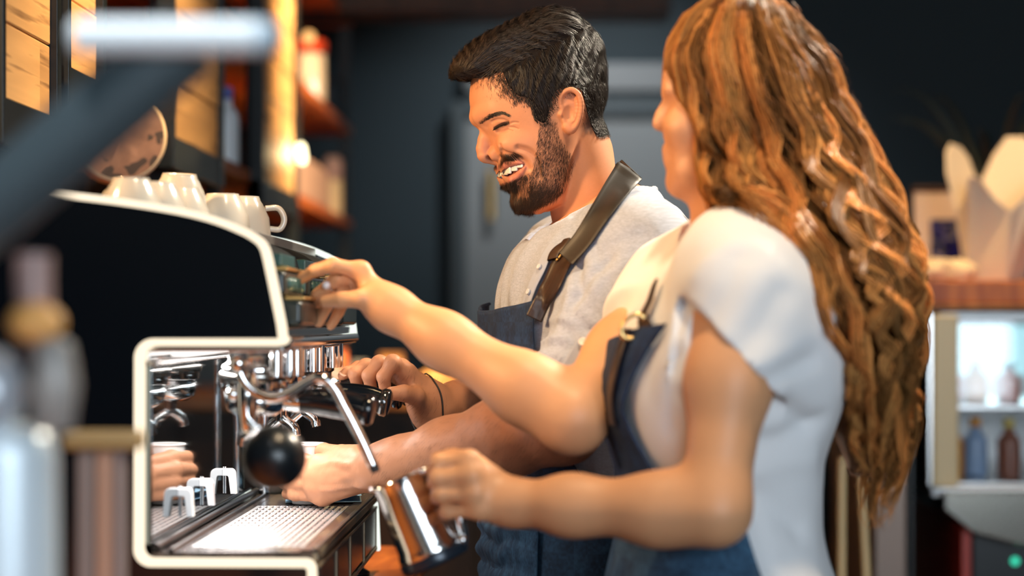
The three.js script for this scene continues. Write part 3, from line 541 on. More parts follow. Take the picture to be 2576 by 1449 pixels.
  part(t, 'far_post', merge([rod([-0.405, YT, zf + 0.02], [-0.405, YC, zf + 0.02], 0.008, 0.008, 20), rod([-0.378, YT + 0.02, zf + 0.03], [-0.378, YC, zf + 0.03], 0.005, 0.005, 16)]), M.chrome);
  // base fascia: dark panels framed in worn metal
  const zs = [-2.115, -2.305, -2.46, -2.637, -2.81];
  part(t, 'fascia_frame', merge([box(XF - 0.004, XF + 0.004, YT - 0.012, YT - 0.002, zf, zn, 0.002), box(XF - 0.003, XF + 0.003, YT - 0.022, YT - 0.018, zf, zn, 0.001), box(XF - 0.003, XF + 0.003, 0.932, 0.937, zf, zn, 0.001), ...zs.map((z) => box(XF - 0.003, XF + 0.002, 0.935, YT - 0.02, z - 0.004, z + 0.004, 0.001))]), std([0.3, 0.24, 0.17], 0.4, 0.9));
  for (let i = 0; i < zs.length - 1; i++) part(t, 'fascia_panel', box(XF - 0.006, XF + 0.0005, 0.938, YT - 0.023, zs[i + 1] + 0.006, zs[i] - 0.006, 0.002), std([0.006, 0.012, 0.018], 0.2));
  part(t, 'top_edge', box(XF - 0.003, XF + 0.003, YT - 0.003, YT + 0.001, zf, zn, 0.001), std([0.02, 0.02, 0.02], 0.3));
  for (const [x, z] of [[-0.53, -2.13], [-0.28, -2.13], [-0.53, -2.78], [-0.28, -2.78]]) part(t, 'foot', lathe([[0, 0.9], [0.022, 0.9], [0.022, 0.905], [0.014, 0.91], [0.014, 0.932], [0, 0.932]], [x, 0, z], 24), M.blackPlastic);
  // steam wand and its valve
  const sd = 2.13, wand = [[598, 918], [606, 942], [622, 968], [648, 990], [680, 1001], [712, 997], [745, 980], [772, 962], [798, 951], [822, 957], [842, 978], [862, 1015], [890, 1068], [918, 1125], [938, 1170]].map(([a, b]) => P(a, b, sd));
  const w = part(t, 'steam_wand', tube(wand, 0.0058, 120, 18), M.chrome);
  part(w, 'tip', rod(A(937, 1166, sd), A(946, 1188, sd), 0.0056, 0.0048), std([0.01, 0.01, 0.012], 0.5), 'black rubber tip');
  part(w, 'ball_joint', ball(A(600, 915, sd), 0.011), M.chrome);
  const v = part(t, 'steam_valve', lathe([[0, 0.002], [0.006, 0.0], [0.0085, 0.012], [0.0115, 0.03], [0.0125, 0.048], [0.0105, 0.062], [0.007, 0.07], [0, 0.072]], A(620, 1092, 2.14), 32), M.chrome);
  part(v, 'valve_nut', merge([rod(A(590, 992, 2.14), A(632, 994, 2.14), 0.006), ball(A(586, 992, 2.14), 0.0075)]), M.chrome);
  part(v, 'lever', rod(A(628, 1060, 2.13), A(680, 1120, 1.98), 0.005), M.chrome);
  part(v, 'ball_knob', ball(A(690, 1150, 1.96), 0.0318), std([0.006, 0.009, 0.012], 0.3), 'black ball knob');
  // work lamp under the head
  part(t, 'work_lamp', box(-0.41, -0.395, YC - 0.011, YC - 0.006, zf + 0.04, zn - 0.04, 0.001), glow([1, 0.93, 0.88], 2), 'white lamp bar under the head');
  const l = areaLight('machine work lamp light', 0.6, 0.012, [-0.4025, YC - 0.013, -2.455], [-0.36, 1.0, -2.455], [1, 0.92, 0.87], 130); l.rotation.z += 0;
  l.up.set(0, 0, 1);

  // portafilters locked in the groups
  const labels = ['black portafilter handle nearest the camera, locked in the first group', 'black portafilter with a chrome end ring between the other two', 'portafilter gripped by the fist of the man in the far group'];
  GZ.forEach((z, i) => {
    const f = thing('portafilter', labels[i], 'portafilter', [-0.335, 1.13, z]), c = [-0.335, 0, z], s = i === 0 ? 1.0 : 0.94;
    part(f, 'basket', lathe([[0, 1.146], [0.022, 1.146], [0.031, 1.152], [0.034, 1.16], [0.0345, 1.1725], [0, 1.1725]], c), M.chrome);
    part(f, 'spout', merge([rod([-0.335, 1.148, z], [-0.335, 1.13, z], 0.009, 0.008), tube([[-0.335, 1.134, z], [-0.327, 1.128, z + 0.008], [-0.318, 1.121, z + 0.013], [-0.316, 1.112, z + 0.014]], 0.0065, 16), tube([[-0.335, 1.134, z], [-0.343, 1.128, z - 0.006], [-0.35, 1.121, z - 0.01], [-0.352, 1.112, z - 0.011]], 0.0065, 16)]), M.chrome);
    part(f, 'neck', rod([-0.303, 1.163, z], [-0.285, 1.162, z], 0.011, 0.013), M.chrome);
    part(f, 'handle', tube([[-0.288, 1.1625, z], [-0.27, 1.162, z], [-0.25, 1.16, z + 0.002], [-0.23, 1.157, z + 0.004], [-0.213, 1.1535, z + 0.005]], (u) => s * (0.0125 + 0.0045 * Math.sin(u * 2.2) - 0.002 * Math.max(0, u - 0.85) * 5), 40, 28), M.blackGloss);
    part(f, 'end_cap', lathe([[0, -0.006], [0.0155, -0.006], [0.0172, -0.003], [0.0172, 0.003], [0.014, 0.006], [0, 0.007]], [-0.2085, 1.152, z + 0.006], 32, [0.96, -0.22, 0.1]), i === 1 ? std([0.12, 0.12, 0.12], 0.12, 0.9) : M.blackGloss);
  });
}
// cups upside down or stacked on the warming tray
{
  const china = std([0.6, 0.56, 0.49], 0.2, 0, { clearcoat: 0.5, transmission: 0.15, thickness: 0 });
  const proto = (() => {
    const r = 0.034, h = 0.05;
    return { body: lathe([[r * 0.55, h], [r * 0.6, h - 0.001], [r * 0.62, h - 0.004], [r * 0.7, h - 0.008], [r * 0.93, h * 0.5], [r, 0.002], [r * 0.985, 0], [r * 0.95, 0.001], [r * 0.88, h * 0.5], [r * 0.62, h - 0.013], [0, h - 0.012]], [0, 0, 0], 36), base: lathe([[0, h - 0.004], [r * 0.56, h - 0.004], [r * 0.58, h + 0.001], [r * 0.5, h + 0.001], [r * 0.48, h - 0.002], [0, h - 0.002]], [0, 0, 0], 28), handle: tube([[r * 0.92, 0.012, 0], [r * 1.35, 0.012, 0], [r * 1.5, 0.024, 0], [r * 1.3, 0.037, 0], [r * 0.8, 0.037, 0]], 0.0038, 24, 10) };
  })();
  const first = new THREE.Group(); first.name = 'placeholder';
  for (const [n, g] of [['body', proto.body], ['base_ring', proto.base], ['handle', proto.handle]]) { const m = finish(new THREE.Mesh(g, china)); m.name = n; first.add(m); }
  // [px, depth, turn, extra height, label]
  const spots = [
    [330, 2.16, 2.4, 0, 'upturned white cup at the left end of the machine top'], [395, 2.22, 2.2, 0.0, 'upturned white cup under the round sack on the machine top'], [455, 2.3, -2.0, 0.0, 'upturned white cup in the middle of the left pile on the machine'],
    [405, 2.5, 2.2, 0.0, 'upturned white cup at the back of the left pile on the machine'], [500, 2.52, 2.2, 0, 'right end cup of the left pile on the machine top'], [448, 2.36, 2.0, 0.02, 'raised upturned cup leaning on the left pile'],
    [572, 2.62, 2.5, 0.0, 'upturned white cup at the left of the right pile on the machine'], [612, 2.47, 0.35, 0, 'upturned white cup with its handle at the front edge of the machine top'], [560, 2.42, 2.7, 0.0, 'upturned white cup between both piles on the machine top'], [556, 2.72, -1.2, 0.0, 'upturned white cup at the back of the right pile'],
  ];
  spots.forEach(([px, d, a, up, label], i) => {
    const c = first.clone(); c.name = numbered('cup'); c.position.set(xAt(px, d), CUPY + 0.001 + up, -d); c.rotation.y = a; if (up) c.rotation.z = 0.12;
    c.userData = { label, category: 'cup', group: 'white cups on the machine top' }; c.children.forEach((k) => { k.name = numbered(k.name); }); scene.add(c);
  });
}
// log slice fixed to the shelf front
{
  const tex = texture(256, 256, (u, v) => { const w = 0.5 + 0.2 * Math.sin(u * 400) * Math.sin(v * 400), n = fbm(u * 6, v * 6, 4, 3), ink = fbm(u * 10, v * 16, 8, 2) > 0.16 && v > 0.2 && v < 0.75 ? 0.45 : 1; return [(0.62 + n * 0.2) * w * 1.6 * ink, (0.47 + n * 0.18) * w * 1.6 * ink, (0.38 + n * 0.16) * w * 1.6 * ink]; }, true, 2, 2);
  const d = 3.02, c = A(296, 345, d), t = thing('log_slice', 'round wooden log slice with dark marks and a pale rim above the machine', 'log slice', [c[0], c[1] - 0.07, c[2]]), ax = [0.34, 0, 0.94];
  part(t, 'slice', lathe([[0, -0.03], [0.066, -0.03], [0.069, -0.026], [0.069, 0.024], [0.065, 0.028], [0, 0.029]], c, 56, ax), std([0.85, 0.76, 0.74], 0.7, 0, { map: tex }));
  part(t, 'bark_rim', lathe([[0.0645, 0.0285], [0.069, 0.0275], [0.0705, 0.02], [0.0705, -0.026], [0.0685, -0.031]], c, 56, ax), std([0.62, 0.46, 0.28], 0.7), 'pale rim');
  part(t, 'bracket', merge([box(XS - 0.01, c[0] + 0.0, c[1] + 0.06, c[1] + 0.075, c[2] - 0.06, c[2] - 0.035), box(c[0] - 0.012, c[0] + 0.012, c[1] - 0.02, c[1] + 0.075, c[2] - 0.06, c[2] - 0.028)]), M.blackMetal);
}
// paper cup under the far group and the blue cloth
{
  const d = 2.655, x = xAt(772, d), z = -d, t = thing('paper_cup', 'small white paper cup held under the far group', 'cup', [x, YT, z]);
  part(t, 'wall', lathe([[0, 0], [0.019, 0], [0.0195, 0.001], [0.0255, 0.077], [0.0245, 0.077], [0.0188, 0.004], [0, 0.004]], [x, YT - 0.001, z], 36), std([0.85, 0.83, 0.8], 0.6));
  part(t, 'rim', (() => { const g = new THREE.TorusGeometry(0.0255, 0.0016, 10, 40); g.rotateX(Math.PI / 2); g.translate(x, YT + 0.077, z); return g; })(), std([0.9, 0.89, 0.88], 0.5));
  const g = new THREE.PlaneGeometry(0.1, 0.15, 30, 40), p = g.attributes.position; g.rotateX(-Math.PI / 2);
  const top = g.clone(), q = top.attributes.position;
  for (let i = 0; i < q.count; i++) q.setY(i, 0.006 + 0.006 * (fbm(q.getX(i) * 30, 1, q.getZ(i) * 22, 3) + 0.5));
  const bot = g.clone(), bq = bot.attributes.position; for (let i = 0; i < bq.count; i++) bq.setY(i, 0.001);
  const cloth = merge([top, bot]); cloth.rotateY(0.12); cloth.translate(-0.316, YT, -2.725); cloth.computeVertexNormals();
  single('cleaning_cloth', 'folded light blue cloth at the far end of the drip tray', 'cloth', cloth, std([0.3, 0.5, 0.68], 0.9));
}
// ---------- shared pieces for people ----------
const sub3 = (a, b) => [a[0] - b[0], a[1] - b[1], a[2] - b[2]], add3 = (a, b) => [a[0] + b[0], a[1] + b[1], a[2] + b[2]], mul3 = (a, k) => [a[0] * k, a[1] * k, a[2] * k];
const dot3 = (a, b) => a[0] * b[0] + a[1] * b[1] + a[2] * b[2], cross3 = (a, b) => [a[1] * b[2] - a[2] * b[1], a[2] * b[0] - a[0] * b[2], a[0] * b[1] - a[1] * b[0]];
const norm3 = (a) => { const l = Math.hypot(...a) || 1; return [a[0] / l, a[1] / l, a[2] / l]; }, mix3 = (a, b, t) => [lerp(a[0], b[0], t), lerp(a[1], b[1], t), lerp(a[2], b[2], t)];
function grad(f, p, e) { const [x, y, z] = p, a = f([x + e, y - e, z - e]), b = f([x - e, y - e, z + e]), c = f([x - e, y + e, z - e]), d = f([x + e, y + e, z + e]); return norm3([a - b - c + d, -a - b + c + d, -a + b - c + d]); }
// a chain of tapered capsules: joints [x, y, z] with radii
function chain(p, js, rs, k) { let d = 1e9; for (let i = 0; i < js.length - 1; i++) { const c = cap(p, js[i], js[i + 1], rs[i], rs[i + 1]); d = i ? smin(d, c, k) : c; } return d; }
// torso from slices [height, reach to the front, reach to the back, half width, bend of the half width's centre to the front]
function torso(cx, cz, yaw, rows) {                      // yaw > 0 turns the front towards the camera
  const f = [-Math.cos(yaw), 0, Math.sin(yaw)], l = [Math.sin(yaw), 0, Math.cos(yaw)], T = table(rows), y0 = rows[0][0], y1 = rows[rows.length - 1][0];
  const at = (a, b, y) => [cx + f[0] * a + l[0] * b, y, cz + f[2] * a + l[2] * b];
  const loc = (p) => [(p[0] - cx) * f[0] + (p[2] - cz) * f[2], (p[0] - cx) * l[0] + (p[2] - cz) * l[2]];
  const sd = (p) => {
    const y = clamp(p[1], y0, y1), fr = T(y, 1), bk = T(y, 2), hw = T(y, 3), c = (fr + bk) / 2, h = (fr - bk) / 2, [a, b] = loc(p);
    const q = Math.pow(Math.pow(Math.abs(a - c) / h, 2.4) + Math.pow(Math.abs(b) / hw, 2.4), 1 / 2.4), d = (q - 1) * Math.min(h, hw) * 0.9, dy = Math.max(y0 - p[1], p[1] - y1);
    return dy > 0 ? Math.hypot(Math.max(d, 0), dy) : Math.max(d, -1);
  };
  return { sd, at, loc, f, l, cx, cz, T };
}
// hand: palm rays from the wrist to the knuckles, five separate finger chains
function handSd(h) {
  const { wrist, fingers, thumb, s = 1, palmR = 0.0125 } = h;
  return (p) => {
    let palm = 1e9;
    fingers.forEach((fg, i) => { palm = smin(palm, cap(p, wrist, fg[0], palmR * 1.25 * s, palmR * (i === 3 ? 0.85 : 0.95) * s), 0.012 * s); });
    for (let i = 0; i < 3; i++) palm = smin(palm, cap(p, fingers[i][0], fingers[i + 1][0], palmR * 0.9 * s, palmR * 0.85 * s), 0.008 * s);
    palm = smin(palm, chain(p, thumb.slice(0, 2), [0.0145 * s, 0.0115 * s], 0.005), 0.016 * s);
    let d = 1e9;
    fingers.forEach((fg, i) => {
      const r = s * (i === 3 ? 0.0076 : i === 0 ? 0.0088 : 0.009), js = fg, rs = [r * 1.12, r * 1.06, r * 0.94, r * 0.8];
      let c = chain(p, js, rs, 0.003 * s);
      c = smin(c, Math.hypot(...sub3(p, js[1])) - r * 1.1, 0.004 * s);
      d = smin(d, c, 0.0012);
    });
    const th = chain(p, thumb.slice(1), [0.0112 * s, 0.0098 * s, 0.0082 * s], 0.004 * s);
    return smin(smin(d, palm, 0.007 * s), th, 0.0035 * s);
  };
}
function bounds(pts, m) { const lo = [1e9, 1e9, 1e9], hi = [-1e9, -1e9, -1e9]; for (const p of pts) for (let k = 0; k < 3; k++) { lo[k] = Math.min(lo[k], p[k] - m); hi[k] = Math.max(hi[k], p[k] + m); } return [lo, hi]; }
// nails: a small curved plate at the tip of a finger, facing away from the palm
function nail(dip, tip, up, w, len) {
  const t = norm3(sub3(tip, dip)), n = norm3(sub3(up, mul3(t, dot3(up, t)))), s = cross3(t, n), pos = [], idx = [], N = 6;
  for (let i = 0; i <= N; i++) for (let j = 0; j <= N; j++) {
    const a = (i / N - 0.5) * 2, b = j / N, wa = a * Math.sqrt(Math.max(0, 1 - Math.pow(Math.abs(b * 2 - 1), 4)) * 0.85 + 0.15);
    const o = add3(add3(tip, mul3(t, len * (b - 0.62))), add3(mul3(s, wa * w), mul3(n, w * (0.98 - 0.42 * wa * wa))));
    pos.push(...o);
  }
  for (let i = 0; i < N; i++) for (let j = 0; j < N; j++) { const a = i * (N + 1) + j, b = a + N + 1; idx.push(a, b, a + 1, b, b + 1, a + 1); }
  return geom(pos, idx);
}
// flat strands of hair: each a narrow ribbon of n points
class Strands {
  constructor() { this.pos = []; this.nor = []; this.col = []; this.idx = []; }
  add(pts, nrm, w0, w1, c0, c1 = c0) {
    const at = this.pos.length / 3, n = pts.length;
    for (let i = 0; i < n; i++) {
      const t = norm3(sub3(pts[Math.min(n - 1, i + 1)], pts[Math.max(0, i - 1)])), s = norm3(cross3(t, nrm[i])), u = i / (n - 1), w = lerp(w0, w1, u) * (i === n - 1 ? 0.3 : 1) / 2, nn = norm3(cross3(s, t));
      const c = mix3(c0, c1, u);
      for (const e of [-1, 1]) { const q = pts[i], m = norm3(add3(nn, mul3(s, e * 0.55))); this.pos.push(q[0] + s[0] * w * e, q[1] + s[1] * w * e, q[2] + s[2] * w * e); this.nor.push(...m); this.col.push(...c); }
    }
    for (let i = 0; i < n - 1; i++) { const a = at + i * 2; this.idx.push(a, a + 1, a + 2, a + 1, a + 3, a + 2); }
  }
  geometry() { return geom(this.pos, this.idx, this.nor, undefined, this.col); }
}
// ribbon (strap) of a given width along points, laid on a surface given by f
function strap(pts, width, thick, f, lift, seg = 60) {
  const c = new THREE.CatmullRomCurve3(pts.map((p) => V(...p)), false, 'centripetal'), W = typeof width === 'function' ? width : () => width, pos = [], idx = [], P_ = [], N_ = [];
  for (let i = 0; i <= seg; i++) {
    let p = c.getPointAt(i / seg).toArray();
    let n = grad(f, p, 0.006);
    for (let k = 0; k < 6; k++) { p = add3(p, mul3(n, (lift - f(p)) * 0.8)); n = grad(f, p, 0.006); }
    P_.push(p); N_.push(n);
  }
  for (let i = 0; i <= seg; i++) {
    const t = norm3(sub3(P_[Math.min(seg, i + 1)], P_[Math.max(0, i - 1)])), n = norm3(mix3(mix3(N_[Math.max(0, i - 1)], N_[Math.min(seg, i + 1)], 0.5), N_[i], 0.5)), s = norm3(cross3(t, n)), w = W(i / seg) / 2;
    for (const [a, b] of [[-1, 0], [-0.96, 1], [-0.5, 1.15], [0.5, 1.15], [0.96, 1], [1, 0]]) {
      let q = add3(P_[i], add3(mul3(s, a * w), mul3(n, (b - 0.2) * thick)));
      const dd = f(q); if (dd < lift * 0.3) q = add3(q, mul3(n, lift * 0.3 - dd));
      pos.push(...q);
    }
  }
  const m = 6; for (let i = 0; i < seg; i++) for (let j = 0; j < m; j++) { const a = i * m + j, b = i * m + (j + 1) % m; idx.push(a, b, a + m, b, b + m, a + m); }
  const g = geom(pos, idx), uv = new Float32Array(pos.length / 3 * 2); for (let i = 0; i < pos.length / 3; i++) { uv[i * 2] = Math.floor(i / m) / seg; uv[i * 2 + 1] = (i % m) / m; } g.setAttribute('uv', new THREE.BufferAttribute(uv, 2));
  return g;
}
// cloth panel: q(u, v) -> point, with a thickness along its normal; closed at the edges
function sheet(q, nu, nv, thick) {
  const pos = [], idx = [], uv = [], pts = [], w = nu + 1;
  for (let j = 0; j <= nv; j++) for (let i = 0; i <= nu; i++) pts.push(q(i / nu, j / nv));
  const nr = pts.map((p, k) => { const i = k % w, j = Math.floor(k / w); return norm3(cross3(sub3(pts[j * w + Math.min(nu, i + 1)], pts[j * w + Math.max(0, i - 1)]), sub3(pts[Math.min(nv, j + 1) * w + i], pts[Math.max(0, j - 1) * w + i]))); });
  for (const s of [0, 1]) pts.forEach((p, k) => { pos.push(p[0] - nr[k][0] * thick * s, p[1] - nr[k][1] * thick * s, p[2] - nr[k][2] * thick * s); const i = k % w; let L = 0; uv.push(i / nu * 0.5, p[1]); });
  const N = pts.length;
  for (let j = 0; j < nv; j++) for (let i = 0; i < nu; i++) { const a = j * w + i, b = a + 1, c = a + w, d = c + 1; idx.push(a, b, c, b, d, c, a + N, c + N, b + N, b + N, c + N, d + N); }
  const edge = (a, b) => idx.push(a, a + N, b, b, a + N, b + N);
  for (let i = 0; i < nu; i++) { edge(i, i + 1); edge(nv * w + i + 1, nv * w + i); }
  for (let j = 0; j < nv; j++) { edge((j + 1) * w, j * w); edge(j * w + nu, (j + 1) * w + nu); }
  return geom(pos, idx, undefined, uv);
}
// cloth colours
const denimTex = texture(256, 256, (u, v, x, y) => { const tw = ((x + y * 2) % 4 < 2 ? 1 : 0.72), n = fbm(u * 40, v * 26, 3, 3), m = fbm(u * 5, v * 4, 9, 3), k = clamp(0.5 + n * 0.5 + m * 0.5) * tw; return [0.07 + k * 0.2, 0.17 + k * 0.27, 0.26 + k * 0.3]; }, true, 12, 12);
const denim = std([1, 1, 1], 0.85, 0, { map: denimTex, bumpMap: denimTex, bumpScale: 0.0004 });
const denimDark = std([0.19, 0.31, 0.52], 0.85, 0, { map: denimTex, bumpMap: denimTex, bumpScale: 0.0004 });
const jerseyTex = texture(256, 256, (u, v) => { const n = fbm(u * 60, v * 120, 3, 3), m = fbm(u * 24, v * 90, 9, 2); const k = 0.8 + n * 0.07 + m * 0.05; return [k * 0.985, k * 0.99, k * 1.01]; }, true, 9, 9);
const jersey = std([0.6, 0.66, 0.79], 0.9, 0, { map: jerseyTex, bumpMap: jerseyTex, bumpScale: 0.0003, sheen: 0.3, sheenRoughness: 0.6, sheenColor: new THREE.Color(1, 1, 1) });
const cotton = std([0.76, 0.76, 0.77], 0.85, 0, { sheen: 0.3, sheenRoughness: 0.6, sheenColor: new THREE.Color(1, 1, 1) });
const leatherTex = texture(128, 128, (u, v) => { const n = fbm(u * 24, v * 24, 2, 4), k = 0.9 + n * 0.5; return [0.2 * k, 0.13 * k, 0.1 * k]; }, true, 3, 1);
const leather = std([1, 1, 1], 0.45, 0, { map: leatherTex, bumpMap: leatherTex, bumpScale: 0.0004 });

// first meeting of the line of sight through a layout position with a surface
const rayDepth = (f, px, py, lift, d0, d1) => { let d = d0; for (; d < d1; d += 0.005) if (f(A(px, py, d)) < lift) break; let lo = d - 0.005, hi = d; for (let q = 0; q < 8; q++) { const m = (lo + hi) / 2; f(A(px, py, m)) < lift ? hi = m : lo = m; } return lo; };
const onSurface = (f, pts, d0, d1) => pts.map(([a, b]) => A(a, b, rayDepth(f, a, b, 0, d0, d1)));
const lineDist = (p, l) => { let d = 1e9; for (let i = 0; i < l.length - 1; i++) d = Math.min(d, cap(p, l[i], l[i + 1], 0, 0)); return d; };
// cloth folds: ridges and creases along lines
const foldSum = (list) => (p) => { let s = 0; for (const [l, h, w] of list) { const d = lineDist(p, l); if (d < w * 2.6) s += h * Math.exp(-(d / w) * (d / w)); } return s; };
// ---------- the man ----------
const man = thing('person', 'smiling bearded man with short dark hair in grey henley and denim apron at the machine', 'person', [0.03, 0, -2.6]);
const SKIN_M = [0.59, 0.262, 0.14];
{
  // --- head, laid out in photo pixels at 2.6 m: u to the right, v up, w towards the camera; the face looks to -u and is turned a little to the camera
  const HD = 2.6, K = HD / FPX, ox = 1360, oy = 270, YAW = 0.21, cy_ = Math.cos(YAW), sy_ = Math.sin(YAW), HC = P(ox, oy, HD);
  const headMatrix = new THREE.Matrix4().makeBasis(V(cy_, 0, -sy_).multiplyScalar(K), V(0, 1, 0).multiplyScalar(K), V(sy_, 0, cy_).multiplyScalar(K)).setPosition(HC);
  const toWorld = (p) => V(...p).applyMatrix4(headMatrix).toArray();
  const inv = headMatrix.clone().invert(), toHead = (p) => V(...p).applyMatrix4(inv).toArray();
  const dirWorld = (d) => [cy_ * d[0] + sy_ * d[2], d[1], -sy_ * d[0] + cy_ * d[2]];
  // H: photo pixel of something at half width w, as a head point
  const Hh = (px, py, w = 0) => { let u = (px - ox) / cy_, v = oy - py; for (let i = 0; i < 6; i++) { const d = -(HC.z + (-sy_ * u + cy_ * w) * K); u = (((px - CX) / FPX * d - HC.x) / K - sy_ * w) / cy_; v = (EYE - (py - CY) / FPX * d - HC.y) / K; } return [u, v, w]; };
  const wide = (p) => FPX / -(HC.z + (-sy_ * p[0] + cy_ * Math.abs(p[2])) * K);
  const sideX = (p) => CX + wide(p) * (HC.x + (cy_ * p[0] + sy_ * Math.abs(p[2])) * K), sideY = (p) => CY - wide(p) * (HC.y + p[1] * K - EYE);   // layout coordinates of the side of the head
  const face = table([[-268, -22, 0, -8, 26], [-257, -48, 26, -12, 58], [-246, -64, 52, -4, 80], [-222, -70, 62, 2, 100], [-196, -84, 66, 4, 112], [-170, -100, 68, 5, 118], [-145, -112, 74, 6, 123], [-120, -122, 80, 6, 128], [-90, -133, 90, 8, 132], [-60, -146, 100, 10, 133], [-32, -168, 108, 14, 133], [0, -173, 118, 18, 134], [30, -172, 126, 18, 133], [70, -160, 130, 15, 125], [100, -140, 120, 10, 108]]);
  const C = Math.cos(0.22), S = Math.sin(0.22);
  const skull = (p, g = 0) => { const x = p[0] + 3, y = p[1] - 42, xr = x * C + y * S, yr = -x * S + y * C; return ell([xr, yr, p[2]], [0, 0, 0], 168 + g, 166 + g, 143 + g); };
  const sph = (p, c, r) => Math.hypot(p[0] - c[0], p[1] - c[1], p[2] - c[2]) - r;
  const polyGroove = (p, pts, r0, r1) => { let d = 1e9; for (let i = 0; i < pts.length - 1; i++) d = Math.min(d, cap(p, pts[i], pts[i + 1], lerp(r0, r1, i / (pts.length - 1)), lerp(r0, r1, (i + 1) / (pts.length - 1)))); return d; };
  const curve = (pts, n) => new THREE.CatmullRomCurve3(pts.map((p) => V(...p)), false, 'centripetal').getPoints(n).map((p) => p.toArray());
  const canthus = [Hh(1231, 313, 22), Hh(1247, 322, 36)], eyeC = Hh(1263, 317, 55), socket = Hh(1238, 314, 26), alar = Hh(1246, 388, 24), nostril = Hh(1234, 397, 17), cheek = Hh(1300, 366, 84);
  const nose = [Hh(1221, 332), Hh(1217, 352), Hh(1215, 374), Hh(1219, 389)], columella = [Hh(1222, 402), Hh(1247, 408)];
  const ear = Hh, earC = ear(1436, 278, 137), earPts = curve([ear(1450, 246, 148), ear(1453, 272, 147), ear(1444, 302, 142)], 6), tragus = ear(1412, 288, 139), concha = ear(1431, 287, 150), fossa = ear(1436, 246, 152);
  const helix = curve([ear(1422, 284, 138), ear(1410, 262, 140), ear(1412, 242, 144), ear(1422, 230, 148), ear(1438, 226, 152), ear(1454, 236, 155), ear(1462, 258, 156), ear(1461, 283, 153), ear(1455, 306, 147), ear(1446, 321, 142), ear(1436, 327, 139), ear(1426, 320, 137)], 30), helixR = helix.map((_, i) => 4.6 + 1.8 * sstep(2, 10, i) + 4 * sstep(23, 28, i));
  const neckA = Hh(1440, 352), neckB = Hh(1510, 600);
  const form = (q, ears = true) => {
    const p = [q[0], q[1], Math.abs(q[2])], v = clamp(p[1], -268, 100);
    const fr = face(v, 1), bk = face(v, 2), uc = face(v, 3), hw = face(v, 4), du = p[0] - uc, a = du < 0 ? uc - fr : bk - uc;
    const e = du < 0 ? 2.25 : 2.6, qn = Math.pow(Math.pow(Math.abs(du) / a, e) + Math.pow(p[2] / hw, e), 1 / e);
    let d = (qn - 1) * hw * 0.82; const dv = Math.max(-268 - p[1], p[1] - 100); if (dv > 0) d = Math.hypot(Math.max(0, d), dv);
    d = smin(d, skull(p), 26);
    d = smin(d, cap(p, neckA, neckB, 90, 112), 13);
    if (p[1] > -310 && p[0] < 60) {
      d = smin(d, cap(p, [-158, -30, 20], [-130, -16, 70], 15, 13), 22);
      d = smin(d, ell(p, cheek, 46, 27, 30), 26);
      d = smin(d, ell(p, [-50, -238, 0], 24, 26, 40), 22);
      d = smin(d, ell(p, socket, 12, 13, 16), 14);
      d = smin(d, sph(p, eyeC, 27), 9);
      d = smin(d, cap(p, canthus[0], canthus[1], 15, 12), 14);
      d = smin(d, chain(p, nose, [12, 14, 16, 19.5], 8), 15);
      d = smin(d, ell(p, alar, 17, 17, 14), 9); d = smin(d, cap(p, columella[0], columella[1], 8, 8), 7);
      d = smin(d, ell(p, [-76, -166, 34], 30, 34, 36), 18);
    }
    if (ears && p[0] > -10 && p[0] < 120 && p[1] < 75 && p[1] > -90 && p[2] > 95) {
      let e2 = ell(p, earC, 27, 47, 9); e2 = smin(e2, chain(p, helix, helixR, 3), 5);
      e2 = smin(e2, chain(p, earPts, [4, 4.4, 4.8, 5, 5, 4.8, 4.5], 3), 5); e2 = smin(e2, sph(p, tragus, 7.5), 6);
      e2 = smax(e2, -ell(p, concha, 14, 22, 13), 5); e2 = smax(e2, -ell(p, fossa, 14, 12, 8), 4);
      d = smin(d, e2, 6);
    }
    return d;
  };
  // the point of the near side of the face that stands at a layout position
  const on = (px, py, wmax = 150) => { let w0 = wmax, w1 = -20; for (let w = wmax; w > -20; w -= 2) { if (form(Hh(px, py, w)) < 0) { w1 = w; w0 = w + 2; break; } } for (let k = 0; k < 12; k++) { const m = (w0 + w1) / 2; form(Hh(px, py, m)) < 0 ? w1 = m : w0 = m; } return Hh(px, py, w0); };
  const path = (pts, n = 8) => curve(pts.map(([a, b]) => on(a, b)), n);
  const lash = path([[1243, 324], [1251, 319], [1263, 313], [1278, 308]]), lidFold = path([[1238, 307], [1250, 302], [1264, 301], [1277, 305]]), bag = path([[1249, 331], [1262, 332], [1276, 327]]);
  const crow = [path([[1281, 313], [1292, 308], [1304, 309]], 4), path([[1281, 320], [1294, 321], [1304, 325]], 4), path([[1279, 326], [1290, 331]], 3)];
  const crease = path([[1304, 373], [1326, 379], [1344, 393], [1354, 414], [1358, 444]], 12), fold = path([[1262, 381], [1284, 389], [1304, 397], [1320, 408], [1330, 424]], 10);
  const upLip = [Hh(1259, 421, 0), on(1272, 416), on(1286, 411), on(1303, 408), on(1319, 411)], loLip = [Hh(1280, 456, 0), on(1290, 452), on(1300, 446), on(1312, 434), on(1323, 419)];
  const mouth = [Hh(1269, 437, 0), on(1280, 432), on(1292, 427), on(1306, 420), on(1319, 414)].map((m) => [m[0] - 1, m[1], m[2]]);
  const alarCrease = path([[1258, 366], [1263, 380], [1257, 397]], 6), browLine = path([[1206, 310], [1218, 301], [1238, 290], [1262, 284], [1278, 290]], 10);
